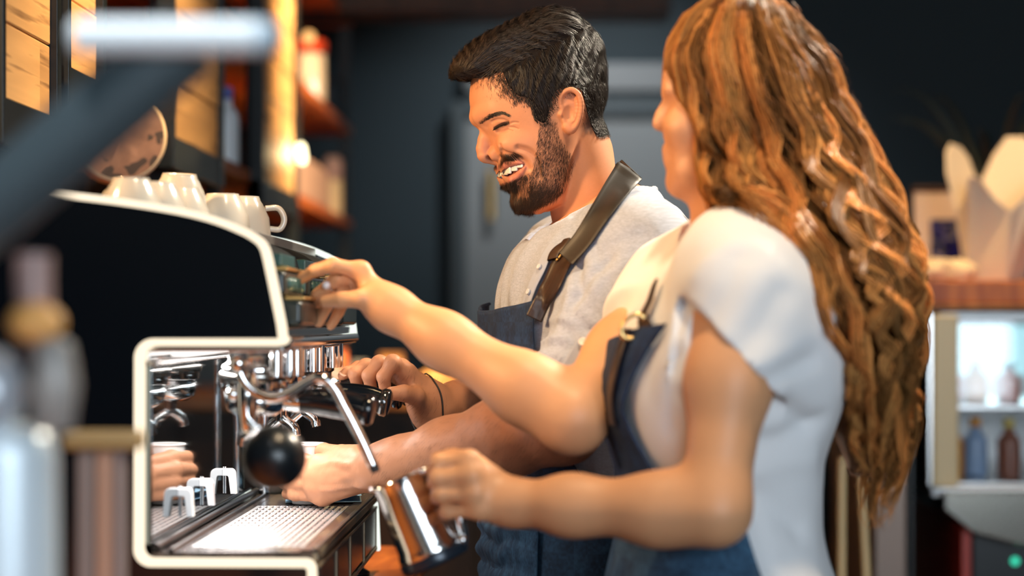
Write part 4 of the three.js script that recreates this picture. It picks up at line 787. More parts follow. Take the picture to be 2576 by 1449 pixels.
  const headSd = (q, ears = true) => {
    let d = form(q, ears); if (Math.abs(d) > 45) return d;
    const p = [q[0], q[1], Math.abs(q[2])];
    if (p[0] < 10 && p[1] < -5) {
      d = smax(d, -polyGroove(p, lash, 2.4, 1.8), 4); d = smax(d, -polyGroove(p, lidFold, 1.8, 1.2), 6); d = smax(d, -polyGroove(p, bag, 1.2, 1), 7);
      for (const c of crow) d = smax(d, -polyGroove(p, c, 1.3, 0.4), 4);
      d = smax(d, -ell(p, nostril, 11, 6.5, 6.5), 4); d = smax(d, -polyGroove(p, alarCrease, 2.5, 2), 7);
      d = smax(d, -polyGroove(p, mouth, 11.5, 2), 5); d = smax(d, -ell(p, [-66, -165, 0], 32, 12, 40), 4);
      d = smin(d, chain(p, upLip, [6.5, 6.5, 6, 5, 2.5], 3), 6); d = smin(d, chain(p, loLip, [9.5, 9.5, 8.5, 6, 2.5], 3), 6);
      d = smax(d, -polyGroove(p, crease, 5.5, 4), 10); d = smax(d, -polyGroove(p, fold, 3.5, 3), 11);
    }
    return d;
  };
  // where the beard grows, seen from the side: 0..1
  const jawTop = table([[1255, 392], [1262, 384], [1285, 386], [1312, 397], [1322, 410], [1334, 430], [1343, 408], [1348, 385], [1352, 350], [1360, 305], [1400, 300], [1408, 340], [1425, 370], [1440, 390]]);
  const jawBack = table([[285, 1402], [340, 1412], [380, 1434], [420, 1440], [450, 1428], [480, 1412], [505, 1388], [530, 1340]]);
  const mid3 = (p) => [p[0], p[1], Math.abs(p[2])];
  function beard(p, n) {
    const x = sideX(p), y = sideY(p); if (y < 285 || p[0] > 95 || y > 545) return 0;
    const mid = Math.abs(p[2]);
    let m = 0;
    const under = sstep(1296, 1310, x + mid * 0);
    if (y > 300) m = sstep(-14, 16, y - jawTop(x)) * sstep(14, -16, x - jawBack(y));
    // cheek is sparse, jaw and moustache dense
    const dens = Math.max(0.5 * sstep(1335, 1372, x) , sstep(430, 490, y) * 0.95, 0.42);
    m *= x > 1325 ? dens : 1;
    // bare skin round the lips and under the lower lip
    const lip = Math.min(polyGroove([p[0], p[1], mid], mouth, 0, 0));
    m *= sstep(20, 30, lip);
    if (y > 452 && y < 497 && x < 1332 && x > 1300) m *= 0.3;
    if (x < 1325 && y < 420) m = Math.max(m, sstep(20, 27, lip) * sstep(-8, 2, y - jawTop(x)) * 1.1) * (p[0] < -92 ? sstep(383, 392, y) : 1);
    if (y < 425) m *= sstep(1243, 1252, x) * sstep(6, 14, Math.min(ell(mid3(p), alar, 17, 17, 14), cap(mid3(p), columella[0], columella[1], 8, 8)));
    if (p[1] < -130 && n && n[1] > 0.75) m *= 0.4;
    return clamp(m);
  }
  const headGeo = surfaceNets(headSd, [-185, -345, -172], [175, 220, 172], 2.6, {
    color: (p, n) => {
      const mid = [p[0], p[1], Math.abs(p[2])], x = sideX(p), y = sideY(p);
      let c = SKIN_M.slice(); const v = 1 + 0.06 * fbm(p[0] * 0.03, p[1] * 0.03, p[2] * 0.03, 3) + 0.03 * noise3(p[0] * 0.3, p[1] * 0.3, p[2] * 0.3);
      c = mul3(c, v);
      const red = Math.max(Math.exp(-Math.pow(sph(mid, [-140, -116, 0], 0) / 34, 2)) * 0.6, Math.exp(-Math.pow(sph(mid, cheek, 0) / 46, 2)) * 0.4, 0.45 * sstep(140, 146, mid[2]) * sstep(75, 55, p[1]));
      c = mix3(c, [0.55, 0.22, 0.13], red);
      const lp = Math.min(chain(mid, upLip, [8.5, 8, 7, 6, 3], 2), chain(mid, loLip, [11, 10.5, 9.5, 7, 3], 2)); c = mix3(c, [0.5, 0.17, 0.125], sstep(2.5, -1, lp) * 0.85);
      const cav = Math.max(ell(mid, [-66, -164, 0], 34, 13, 46), -200); const inMouth = polyGroove(mid, mouth, 12, 3); if (inMouth < 2 && lp > 0) c = mix3(c, [0.16, 0.03, 0.025], 0.9);
      c = mix3(c, [0.2, 0.06, 0.04], sstep(2, -2, ell(mid, nostril, 12, 7.5, 7.5)) * 0.7);
      c = mix3(c, [0.075, 0.048, 0.036], beard(p, n) * 0.55);
      // shaved hair round the ears and the nape
      const fade = sstep(1458, 1484, x + 0.25 * (y - 300)) * sstep(352, 322, y + 6 * noise3(p[0] * 0.2, p[1] * 0.1, p[2] * 0.2)) * sstep(40, 80, p[0]); c = mix3(c, [0.05, 0.05, 0.055], fade * 0.8);
      c = mix3(c, [0.06, 0.03, 0.02], sstep(5.5, 2.5, polyGroove(mid, browLine, 0, 0)) * 0.35);
      c = mix3(c, [0.03, 0.015, 0.012], sstep(5, 2.8, polyGroove(mid, lash, 0, 0)) * 0.93);
      return c;
    },
  });
  headGeo.applyMatrix4(headMatrix);
  // --- hair: a combed volume with a parting, and the strands that cover it
  const hairLine = table([[1120, 215], [1180, 199], [1235, 190], [1258, 178], [1266, 184], [1276, 208], [1300, 238], [1336, 254], [1342, 290], [1356, 306], [1374, 306], [1384, 270], [1392, 238], [1410, 222], [1440, 215], [1464, 230], [1476, 275], [1488, 318], [1502, 342], [1540, 338]]);
  const qC = Math.cos(-0.47), qS = Math.sin(-0.47);
  const partY = (x) => 178 - (x - 1262) * 0.5;
  const hairVol = (q) => {
    const p = [q[0], q[1], Math.abs(q[2])];
    let d = headSd(q, false) - lerp(3, 7, sstep(300, 200, sideY(p)));
    d = smin(d, ell(p, [28, 107, 0], 140, 146, 138), 14);
    const x = p[0] + 100, y = p[1] - 139, xr = x * qC - y * qS, yr = x * qS + y * qC;          // quiff swept forward
    d = smin(d, ell([xr, yr, p[2]], [0, 0, 0], 138, 58, 104), 24);
    d = smin(d, ell(p, [-176, 88, 0], 46, 24, 84), 26);
    return d;
  };
  const cut = (p) => { const x = sideX(p); return (sideY(p) - hairLine(x)) * 0.6; };
  const hairSd = (p) => smax(hairVol(p), cut(p), 5);
  const rough = (p) => { const top = sideY(p) < partY(sideX(p)); if (top) { const q = p[0] * 0.1 + p[1] * 0.23 + p[2] * 0.12 + 2.5 * noise3(p[0] * 0.016, p[1] * 0.016, p[2] * 0.016); return 5 * (1 - 2 * Math.pow(Math.abs(Math.sin(q * 0.55)), 0.8)) + 2 * Math.sin(q * 2.7) + 4 * fbm(p[0] * 0.04, p[1] * 0.04, p[2] * 0.04, 2) - 1; } const s = top ? p[0] * 0.22 + p[1] * 0.4 + p[2] * 0.25 : p[0] * 0.3 - p[1] * 0.08 + p[2] * 0.1; return 2.2 * Math.sin(s * 0.9 + 3 * noise3(p[0] * 0.03, p[1] * 0.03, p[2] * 0.03)) + 2.5 * fbm(p[0] * 0.05, p[1] * 0.05, p[2] * 0.05, 3); };
  const hairGeo = surfaceNets(hairSd, [-250, -90, -160], [185, 262, 160], 3.4, { displace: (p) => Math.max((rough(p) - 2.5) * sstep(300, 180, sideY(p)), Math.min(0, 2.5 - headSd(p, false))) });
  const hairMat = std([1, 1, 1], 0.36, 0, { vertexColors: true, specularIntensity: 0.6 });
  const hairBase = std([0.008, 0.006, 0.006], 0.7, 0, { specularIntensity: 0.2 });
  seed = 77;
  const st = new Strands(), hp = hairGeo.attributes.position.array, hn = hairGeo.attributes.normal.array, nH = hp.length / 3;
  for (let i = 0; i < 30000; i++) {
    const k = Math.floor(rnd() * nH) * 3; let p = [hp[k], hp[k + 1], hp[k + 2]]; const x = sideX(p), y = sideY(p), side = Math.sign(p[2] || 1);
    const top = (x < 1268 || y < partY(x) + rr(-6, 6)) && x < 1500, quiff = x < 1300;
    let len = top ? rr(50, 110) : x > 1440 && y > 210 ? rr(10, 24) : rr(18, 46); if (y > 255) len = rr(6, 16); if (!top) len = Math.min(len, Math.max(9, -cut(p) * 1.5));
    const n = top ? 9 : 6, pts = [], nr = [], clump = noise3(p[0] * 0.06 + 9, p[1] * 0.06, p[2] * 0.06), lift = top ? 2 + 5 * rnd() * rnd() + Math.max(0, clump) * 9 * rnd() : rr(0.5, 3);
    const start = -4, Yy0 = y;
    for (let s = 0; s < n; s++) {
      const g = grad(hairVol, p, 2.5), u = s / (n - 1), X = sideX(p), Yy = sideY(p);
      pts.push(add3(p, mul3(g, lerp(start, lift, Math.sin(u * 1.9)) - hairVol(p) + rough(p) * 0.8 * sstep(300, 180, Yy0)))); nr.push(g);
      let D = top ? [-0.88 - 0.1 * clump, lerp(0.28, -0.6, sstep(1440, 1180, X)), 0.42 * side * (Yy > 70 ? 0.35 : 1) + clump * 0.3] : [0.34 + clump * 0.3 + (X > 1400 ? 0.1 : 0) - (X < 1340 ? 0.2 : 0), -0.94, 0.1 * side];
      if (!top && X > 1470) D = [0.25 + clump * 0.25, -0.97, 0];
      if (cut(p) > (top ? -2 : 5)) D = [0.001, 0, 0]; else
      D = sub3(D, mul3(g, dot3(D, g))); if (D[0] === 0.001) { if (s < 2) break; p = add3(p, mul3(sub3(pts[s], pts[s - 1]), 0.12)); continue; } p = add3(p, mul3(norm3(D), len / (n - 1)));
      p = add3(p, [rr(-0.5, 0.5), rr(-0.5, 0.5), rr(-0.5, 0.5)]);
    }
    if (pts.length < n) continue;
    const b = rr(0.5, 1.4) * (top && rnd() < 0.3 ? 2.4 : 1), c = [0.015 * b, 0.0105 * b, 0.0085 * b];
    st.add(pts.map(toWorld), nr.map(dirWorld), rr(0.7, 1.25) * K, 0.35 * K, c, mul3(c, 1.3));
  }
  // --- beard, brows and lashes
  const bs = new Strands(), gp = headGeo.attributes.position.array, gn = headGeo.attributes.normal.array, nG = gp.length / 3;
  let made = 0;
  for (let i = 0; i < 260000 && made < 24000; i++) {
    const k = Math.floor(rnd() * nG) * 3, w = [gp[k], gp[k + 1], gp[k + 2]], p = toHead(w); if (p[1] > -10 || p[0] > 100) continue;
    const n = [gn[k], gn[k + 1], gn[k + 2]], m = beard(p, n); if (rnd() > m * 0.9 || m < 0.08) continue;
    made++;
    const x = sideX(p), y = sideY(p), long = y > 470 || x < 1325 ? rr(9, 17) : rr(6, 13);
    let D = x < 1325 && y < 420 ? [0.55, -0.8, 0.25 * Math.sign(p[2] || 1)] : [lerp(-0.1, -0.35, sstep(1440, 1330, x)) + rr(-0.25, 0.25), -1, 0];
    D = norm3(D); const dw = dirWorld(D), tn = norm3(add3(sub3(dw, mul3(n, dot3(dw, n))), mul3(n, rr(0.12, 0.4))));
    const a = w, b = add3(a, mul3(tn, long * 0.5 * K)), e = add3(b, mul3(norm3(add3(tn, mul3(n, -0.12))), long * 0.5 * K));
    const s = rr(0.6, 1.5), c = [0.034 * s, 0.019 * s, 0.013 * s];
    bs.add([a, b, e], [n, n, n], rr(0.42, 0.75) * K, 0.25 * K, c);
  }
  for (const side of [-1, 1]) {
    const curve = new THREE.CatmullRomCurve3(browLine.map((p) => V(p[0], p[1], p[2] * side)));
    for (let i = 0; i < 520; i++) {
      const u = rnd(), c = curve.getPointAt(u).toArray(), th = lerp(7.5, 2.2, Math.pow(u, 1.3)) * (u < 0.08 ? 0.7 : 1); let p = add3(c, [rr(-1, 1), rr(-1, 1) * th, 0]); const g0 = grad(headSd, p, 3); p = sub3(p, mul3(g0, headSd(p)));
      const g = grad(headSd, p, 3), dir = norm3([0.75, lerp(0.75, -0.25, u) + rr(-0.25, 0.25), 0.55 * side]), q = add3(add3(p, mul3(dir, rr(5, 10))), mul3(g, rr(0.5, 2))), m = add3(mix3(p, q, 0.5), mul3(g, 1.6));
      const b = rr(0.6, 1.3); bs.add([p, m, q].map(toWorld), [g, g, g].map(dirWorld), 1.1 * K, 0.5 * K, [0.018 * b, 0.012 * b, 0.01 * b]);
    }
    const lc = new THREE.CatmullRomCurve3(lash.map((p) => V(p[0], p[1], p[2] * side)));
    for (let i = 0; i < 130; i++) {
      const u = rnd(), c = lc.getPointAt(u).toArray(); let p = c; for (let k = 0; k < 3; k++) p = sub3(p, mul3(grad(headSd, p, 2), headSd(p) * 0.8)); const g = grad(headSd, p, 3), q = add3(p, [-5 * (1 - u) + 3 * u + rr(-1, 1), rr(-6.5, -3), 3 * side]), m = add3(mix3(p, q, 0.5), mul3(g, 2));
      bs.add([p, m, add3(q, mul3(g, 2.5))].map(toWorld), [g, g, g].map(dirWorld), 1.3 * K, 0.5 * K, [0.01, 0.008, 0.007]);
    }
  }
  // --- torso and arms in room coordinates
  const T = torso(0.05, -2.6, 0.226, [[0.5, 0.09, -0.11, 0.17], [0.7, 0.1, -0.115, 0.175], [0.85, 0.105, -0.115, 0.172], [0.95, 0.108, -0.105, 0.168], [1.05, 0.104, -0.092, 0.155], [1.15, 0.108, -0.104, 0.163], [1.22, 0.112, -0.114, 0.172], [1.28, 0.106, -0.116, 0.172], [1.33, 0.092, -0.107, 0.152], [1.365, 0.066, -0.098, 0.118], [1.392, 0.035, -0.085, 0.08], [1.405, 0.01, -0.06, 0.04]]);
  const SL = [0.0935, 1.333, -2.425], EL = A(1408, 1062, 2.36), WL = A(962, 1178, 2.5), SR = [0.01, 1.33, -2.775], ER = [0.005, 1.135, -2.86], WR = A(1092, 1030, 2.655);
  const neckW = [toWorld(neckA), toWorld(neckB)];
  const trapez = (p) => smin(cap(p, add3(neckW[1], [0.026, 0.018, 0]), [SL[0] + 0.01, SL[1] + 0.012, SL[2] - 0.03], 0.045, 0.045), cap(p, add3(neckW[1], [0.026, 0.018, 0]), [SR[0] + 0.01, SR[1] + 0.012, SR[2] + 0.03], 0.05, 0.045), 0.03);
  const torsoSkin = (p) => smin(smin(T.sd(p), trapez(p), 0.04), smin(cap(p, SL, mix3(SL, EL, 0.7), 0.05, 0.042), cap(p, SR, mix3(SR, ER, 0.7), 0.05, 0.042), 0.02), 0.03);
  // hands
  const z8 = (x, y, d) => A(x / 2.898 + 680, y / 2.898 + 600, d);
  const handR = { wrist: z8(1150, 1170, 2.648), palmR: 0.0135, s: 1.08, fingers: [
    [z8(985, 985, 2.625), z8(893, 905, 2.602), z8(826, 1010, 2.6), z8(838, 1100, 2.608)],
    [z8(945, 960, 2.648), z8(795, 912, 2.622), z8(718, 1000, 2.616), z8(735, 1085, 2.628)],
    [z8(905, 950, 2.67), z8(700, 935, 2.645), z8(618, 985, 2.636), z8(632, 1062, 2.646)],
    [z8(865, 965, 2.69), z8(640, 945, 2.672), z8(570, 975, 2.66), z8(527, 1000, 2.655)]],
    thumb: [z8(1095, 1235, 2.632), z8(1060, 1150, 2.605), z8(972, 1128, 2.588), z8(888, 1128, 2.582)] };
  const handL = { wrist: A(938, 1184, 2.52), palmR: 0.0145, s: 1.08, fingers: [
    [A(808, 1172, 2.595), A(742, 1152, 2.632), A(728, 1150, 2.67), A(742, 1150, 2.69)],
    [A(798, 1196, 2.59), A(728, 1182, 2.625), A(716, 1182, 2.668), A(735, 1182, 2.69)],
    [A(800, 1222, 2.588), A(730, 1212, 2.622), A(716, 1212, 2.662), A(735, 1212, 2.685)],
    [A(812, 1246, 2.588), A(742, 1243, 2.618), A(724, 1242, 2.652), A(738, 1242, 2.675)]],
    thumb: [A(905, 1150, 2.54), A(860, 1142, 2.585), A(815, 1136, 2.63), A(790, 1140, 2.665)] };
  const hR = handSd(handR), hL = handSd(handL);
  const foreR = (p) => { let d = chain(p, [ER, mix3(ER, WR, 0.3), mix3(ER, WR, 0.8), WR], [0.047, 0.049, 0.034, 0.0285], 0.02); return smin(d, cap(p, WR, handR.wrist, 0.0285, 0.019), 0.02); };
  const elb = add3(EL, [0.004, -0.002, 0.0]);
  const bicep = mix3(SL, EL, 0.6);
  const foreL = (p) => { let d = chain(p, [bicep, elb, mix3(EL, WL, 0.28), mix3(EL, WL, 0.62), mix3(EL, WL, 0.88), WL], [0.046, 0.044, 0.046, 0.0375, 0.0305, 0.028], 0.022); return smin(d, cap(p, WL, handL.wrist, 0.028, 0.022), 0.02); };
  const armL = (p) => smin(foreL(p), hL(p), 0.014), armR = (p) => smin(smin(foreR(p), cap(p, mix3(SR, ER, 0.6), ER, 0.046, 0.044), 0.02), hR(p), 0.014);
  const veins = [[A(930, 1160, 2.49), A(880, 1172, 2.515), A(840, 1165, 2.55), A(800, 1180, 2.575)], [A(935, 1195, 2.49), A(880, 1200, 2.515), A(835, 1215, 2.55), A(800, 1210, 2.575)], [A(880, 1200, 2.515), A(850, 1188, 2.54), A(805, 1196, 2.575)], [A(925, 1220, 2.49), A(870, 1228, 2.52), A(815, 1232, 2.56)]];
  const armColor = (p, n) => { const v = 1 + 0.1 * fbm(p[0] * 40, p[1] * 40, p[2] * 40, 3); return mul3(mix3([0.5, 0.225, 0.12], [0.46, 0.19, 0.1], sstep(-0.18, -0.05, p[0])), v); };
  const veinDisp = (p) => { let d = 1; for (const v of veins) for (let i = 0; i < v.length - 1; i++) d = Math.min(d, cap(p, v[i], v[i + 1], 0, 0)); return 0.003 * Math.exp(-Math.pow(d / 0.0045, 2)) + 0.0012 * fbm(p[0] * 90, p[1] * 90, p[2] * 60, 2); };
  const [aLo, aHi] = bounds([bicep, EL, WL, ...handL.fingers.flat(), ...handL.thumb], 0.06), [bLo, bHi] = bounds([ER, WR, mix3(SR, ER, 0.6), ...handR.fingers.flat(), ...handR.thumb], 0.055);
  const armLGeo = surfaceNets(armL, aLo, aHi, 0.0036, { displace: veinDisp, color: armColor }), armRGeo = surfaceNets(armR, bLo, bHi, 0.0032, { displace: (p) => 0.0008 * fbm(p[0] * 110, p[1] * 110, p[2] * 80, 2), color: armColor });
  const torsoGeo = surfaceNets((p) => torsoSkin(p) , [-0.12, 0.6, -2.95], [0.26, 1.47, -2.3], 0.012, { color: () => SKIN_M });
  const withColor = (g) => { const h = g.toNonIndexed(); h.deleteAttribute('uv'); return h; };
  const skinTex = texture(256, 256, (u, v) => { const n = 0.5 + 0.5 * fbm(u * 60, v * 60, 1, 3); return [n, n, n]; }, false, 20, 20);
  const skin = std([1, 1, 1], 0.5, 0, { vertexColors: true, specularIntensity: 0.55, sheen: 0.12, sheenRoughness: 0.5, sheenColor: new THREE.Color(1, 0.6, 0.45) });
  const parts = [headGeo, armLGeo, armRGeo, torsoGeo].map((g) => { g.deleteAttribute('uv'); return g; });
  const body = part(man, 'body', mergeGeometries(parts), skin, 'warm tanned skin with hairy forearms');
  part(man, 'hair', hairGeo.applyMatrix4(headMatrix), hairBase, 'short black hair combed forward from a side parting');
  part(man, 'hair_strands', st.geometry(), hairMat);
  part(man, 'beard', bs.geometry(), hairMat, 'trimmed dark beard, moustache and brows');
  // teeth
  const toothMat = std([0.86, 0.83, 0.76], 0.2, 0, { clearcoat: 0.4 });
  const mCurve = new THREE.CatmullRomCurve3(mouth.map((m) => V(m[0] + lerp(-4, 4, sstep(4, 36, m[2])), m[1] + 1.5, m[2]))), arcAt = (t) => mCurve.getPointAt(t * 0.92).toArray();
  const toothW = [7.6, 6.2, 6.8, 6.4, 6.2, 5.6], toothH = [11, 9.6, 10.4, 9, 8, 6.5], mLen = mCurve.getLength(), fit = 0.93 * mLen / 77.6;
  for (const side of [1, -1]) for (let i = 0, run = 0.3; i < 6; i++) {
    const w = toothW[i] * fit * (0.9 + 0.04 * i), hgt = toothH[i], u = Math.min(0.97, (run + w) / mLen); run += 2 * w + 0.3;
    const c = mCurve.getPointAt(u).toArray(), tan = norm3(mCurve.getTangentAt(u).toArray());
    const g = new RoundedBoxGeometry(w * 2, hgt * 2, 7, 4, 3.3), pp = g.attributes.position;
    for (let k = 0; k < pp.count; k++) { const y = pp.getY(k) / hgt; pp.setX(k, pp.getX(k) * (1 - 0.14 * Math.max(0, y)) * (i === 2 ? 1 - 0.25 * Math.max(0, -y) : 1)); }
    const ex = V(tan[0], 0, tan[2] * side).normalize();
    g.applyMatrix4(new THREE.Matrix4().makeBasis(ex, V(0, 1, 0), ex.clone().cross(V(0, 1, 0))).setPosition(c[0] - 1, c[1] + 2.5, c[2] * side));
    g.computeVertexNormals(); part(man, 'tooth', g.applyMatrix4(headMatrix), toothMat);
  }
  // nails of the visible fingers
  const nailMat = std([0.62, 0.36, 0.26], 0.25, 0, { clearcoat: 0.3 });
  part(man, 'nail', nail(handR.thumb[2], handR.thumb[3], [-0.1, 0.25, 1], 0.0078, 0.0145), nailMat); part(man, 'nail', nail(handR.fingers[3][2], handR.fingers[3][3], [-0.5, 0.3, 0.9], 0.0062, 0.011), nailMat);
  // --- shirt
  const cuffN = norm3(sub3(EL, SL)), cuffT = mix3(SL, EL, 0.83), cuffP = (p) => dot3(sub3(p, cuffT), cuffN);
  const sleeveL = (p) => { const d = chain(p, [add3(SL, [0.006, 0.003, -0.005]), mix3(SL, EL, 0.35), mix3(SL, EL, 0.72), mix3(SL, EL, 0.9)], [0.062, 0.058, 0.053, 0.05], 0.02); return smax(d, cuffP(p), 0.008); };
  const sleeveR = (p) => smax(cap(p, SR, mix3(SR, ER, 0.75), 0.064, 0.052), dot3(sub3(p, mix3(SR, ER, 0.72)), norm3(sub3(ER, SR))), 0.008);
  const neckHole = (p) => cap(p, add3(neckW[1], [0.006, -0.004, 0]), neckW[0], 0.0635, 0.06);
  const nkB = A(1624, 490, 2.62), nkF = A(1404, 618, 2.57), nkN = norm3(cross3(T.l, sub3(nkF, nkB))), nkS = nkN[1] > 0 ? 1 : -1;
  const hole = (p) => smax(cap(p, add3(neckW[1], [0, -0.03, 0]), neckW[0], 0.088, 0.08), -nkS * dot3(sub3(p, nkB), nkN), 0.01);
  const shTrap = (p) => smin(cap(p, add3(neckW[1], [0.03, 0.012, 0.02]), [SL[0] + 0.012, SL[1] + 0.014, SL[2] - 0.03], 0.046, 0.046), cap(p, add3(neckW[1], [0.03, 0.012, -0.02]), [SR[0] + 0.01, SR[1] + 0.012, SR[2] + 0.03], 0.046, 0.045), 0.03);
  const shirtRaw = (p) => smin(smin(smin(T.sd(p) - 0.013, shTrap(p) - 0.01, 0.035), sleeveL(p), 0.028), sleeveR(p), 0.03);
  const shirtSd = (p) => smax(smax(smax(shirtRaw(p), -neckHole(p), 0.006), -hole(p), 0.008), 0.9 - p[1], 0.004);
  const ax = norm3(sub3(EL, SL)), sideA = norm3(cross3(ax, [0, 0, 1]));
  const shR = (pts) => onSurface(shirtSd, pts, 2.28, 2.8);
  const bent = foldSum([[shR([[1425, 772], [1470, 797], [1540, 832], [1600, 850]]), 0.0055, 0.008], [shR([[1412, 798], [1458, 838], [1520, 872], [1570, 888]]), 0.0055, 0.0075], [shR([[1400, 826], [1428, 868], [1462, 902]]), 0.005, 0.006], [shR([[1392, 850], [1408, 888], [1432, 925]]), 0.004, 0.005], [shR([[1490, 866], [1540, 888], [1580, 905]]), 0.0045, 0.006],
    [shR([[1452, 668], [1450, 720], [1440, 765]]), -0.009, 0.008], [shR([[1456, 740], [1490, 690], [1535, 648]]), -0.006, 0.008], [shR([[1530, 818], [1565, 832], [1600, 838]]), -0.005, 0.005], [shR([[1440, 785], [1478, 818], [1520, 842]]), -0.004, 0.004], [shR([[1420, 620], [1400, 700], [1360, 780]]), -0.003, 0.008], [shR([[1500, 640], [1560, 610], [1620, 590]]), -0.003, 0.01], [shR([[1490, 720], [1540, 680], [1600, 660]]), 0.003, 0.011]]);
  const folds = (p) => {
    const q = sub3(p, SL), t = dot3(q, ax) / Math.hypot(...sub3(EL, SL)), s = dot3(q, sideA); let d = 0.0042 * fbm(p[0] * 13, p[1] * 13, p[2] * 13, 3) + bent(p);
    const onArm = sstep(0.085, 0.06, Math.hypot(...sub3(q, mul3(ax, dot3(q, ax))))) * sstep(-0.1, 0.1, t);
    const g = sstep(0.34, 0.6, t) * sstep(0.82, 0.7, t) * onArm;          // bunched cloth above the rolled cuff
    const w = t * 52 + s * 38 + 2.6 * noise3(p[0] * 22, p[1] * 22, p[2] * 22);
    d += g * 0.0025 * (1 - 2 * Math.pow(Math.abs(Math.sin(w * 0.55)), 0.7));
    const pull = sstep(0.0, 0.25, t) * sstep(0.55, 0.35, t) * onArm; d += pull * 0.0022 * Math.sin(s * 170 + t * 9 + 3 * noise3(p[0] * 15, p[1] * 15, 3));
    if (t > 0.7 && onArm > 0.3) d += 0.0025 * sstep(0.7, 0.72, t);                               // rolled cuff stands proud
    const arm = Math.hypot(p[0] - 0.02, (p[1] - 1.27)) ; d += -0.0 * Math.exp(-Math.pow((cap(p, A(1452, 720, 2.44), A(1440, 880, 2.44), 0, 0)) / 0.011, 2)) - 0.0 * Math.exp(-Math.pow(cap(p, A(1470, 690, 2.4), A(1560, 600, 2.38), 0, 0) / 0.009, 2));
    const chest = T.loc(p); if (chest[0] > 0.05) d += 0.0022 * Math.sin(chest[1] * 120 + p[1] * 50 + 3 * noise3(p[0] * 9, p[1] * 14, p[2] * 12));
    return d;
  };
  const shirtGeo = surfaceNets(shirtSd, [-0.16, 0.88, -3.0], [0.26, 1.46, -2.32], 0.0048, { displace: folds });
  const shirt = part(man, 'shirt', shirtGeo, jersey, 'light grey henley shirt with rolled sleeves');
  // collar band and open placket
  const nkAx = norm3(sub3(neckW[0], neckW[1])), nk0 = add3(neckW[1], mul3(nkAx, dot3(sub3(nkB, neckW[1]), nkN) / dot3(nkAx, nkN))), nE1 = norm3(sub3(T.l, mul3(nkN, dot3(T.l, nkN)))), nE2 = cross3(nkN, nE1);
  const collarRing = Array.from({ length: 73 }, (_, k) => {
    const a = k / 72 * Math.PI * 2, dir = add3(mul3(nE1, Math.cos(a)), mul3(nE2, Math.sin(a))); let r0 = 0.05, r1 = 0.16;
    for (let q = 0; q < 20; q++) { const m = (r0 + r1) / 2; hole(add3(add3(nk0, mul3(dir, m)), mul3(nkN, 0.02 * nkS))) < 0 ? r0 = m : r1 = m; }
    let p = add3(nk0, mul3(dir, r0 + 0.002)); for (let q = 0; q < 40 && shirtRaw(p) > -0.001; q++) p = add3(p, mul3(nkN, -0.002 * nkS)); return p;
  });
  const smoothRing = collarRing.map((_, k) => { let q = [0, 0, 0]; for (let o = -2; o <= 2; o++) q = add3(q, collarRing[(k + o + 72) % 72]); return add3(mul3(q, 0.2), mul3(nkN, 0.003 * nkS)); });
  part(shirt, 'collar', (() => { const g = tube(smoothRing, 0.0046, 160, 10); return g; })(), jersey);
  const rayShirt = (px, py) => { let d = 2.3; for (; d < 2.9; d += 0.004) if (shirtSd(A(px, py, d)) < 0.001) break; return A(px, py, d); };
  part(shirt, 'placket', strap([[1398, 622], [1384, 648], [1368, 682], [1350, 722], [1334, 768]].map(([a, b]) => rayShirt(a, b)), 0.021, 0.0022, shirtSd, 0.0045, 40), jersey);
  part(shirt, 'collar_flap', strap([A(1386, 552, 2.6), A(1396, 575, 2.585), A(1406, 606, 2.56)], 0.016, 0.003, shirtSd, 0.004, 16), jersey);
  const btn = (px, py, d, f, r = 0.0052) => { let p = A(px, py, d); for (let k = 0; k < 5; k++) p = add3(p, mul3(grad(f, p, 0.004), (0.0045 - f(p)) * 0.9)); const n = grad(f, p, 0.006); return merge([lathe([[0, 0.0008], [r * 0.6, 0.0006], [r * 0.75, 0.0014], [r, 0.001], [r, -0.0016], [0, -0.002]], p, 24, n)]); };
  part(shirt, 'button', btn(1370, 678, rayShirt(1370, 678)[2] * -1, (p) => shirtSd(p) - 0.0035, 0.0036), std([0.55, 0.56, 0.6], 0.4)); part(shirt, 'button', btn(1344, 738, rayShirt(1344, 738)[2] * -1, (p) => shirtSd(p) - 0.0035, 0.0036), std([0.55, 0.56, 0.6], 0.4));
  // a flat band seen along a centre line: [x, y] pairs, half widths, the surface it lies on
  const band = (pts, w0, w1, f, lift, smooth, d0 = 2.26) => {
    const cl = new THREE.CatmullRomCurve3(pts.map(([a, b]) => V(a, b, 0))), N = 36, secs = [];
    for (let q = 0; q <= N; q++) { const c = cl.getPointAt(q / N), tg = cl.getTangentAt(q / N), w = lerp(w0, w1, q / N), row = []; for (const a of [-1, -0.5, 0, 0.5, 1]) row.push([c.x - tg.y * w * a, c.y + tg.x * w * a]); secs.push(row); }
    let D = secs.map((row) => row.map(([a, b]) => rayDepth(f, a, b, lift, d0, 2.75)));
    for (let pass = 0; pass < smooth; pass++) D = D.map((row, q) => row.map((d, k) => { let m = 0, n = 0; for (let o = -2; o <= 2; o++) for (let e = -1; e <= 1; e++) { const rw = D[q + o]; if (rw && rw[k + e] !== undefined) { m += rw[k + e]; n++; } } return Math.min(d, m / n); }));
    const rows = secs.map((row, q) => row.map(([a, b], k) => A(a, b, D[q][k])));
    return sheet((u, v) => { const y = v * N, q = Math.min(N - 1, Math.floor(y)), fr = y - q, x = u * 4, k = Math.min(3, Math.floor(x)), g = x - k; return mix3(mix3(rows[q][k], rows[q][k + 1], g), mix3(rows[q + 1][k], rows[q + 1][k + 1], g), fr); }, 8, 60, -0.0022);
  };
  const shirtOut = (p) => shirtSd(p) - 0.0075;
  const tab = part(shirt, 'sleeve_tab', band([[1474, 852], [1462, 876], [1444, 908], [1424, 940]], 19, 20, shirtOut, 0.001, 3), jersey, 'buttoned sleeve tab');
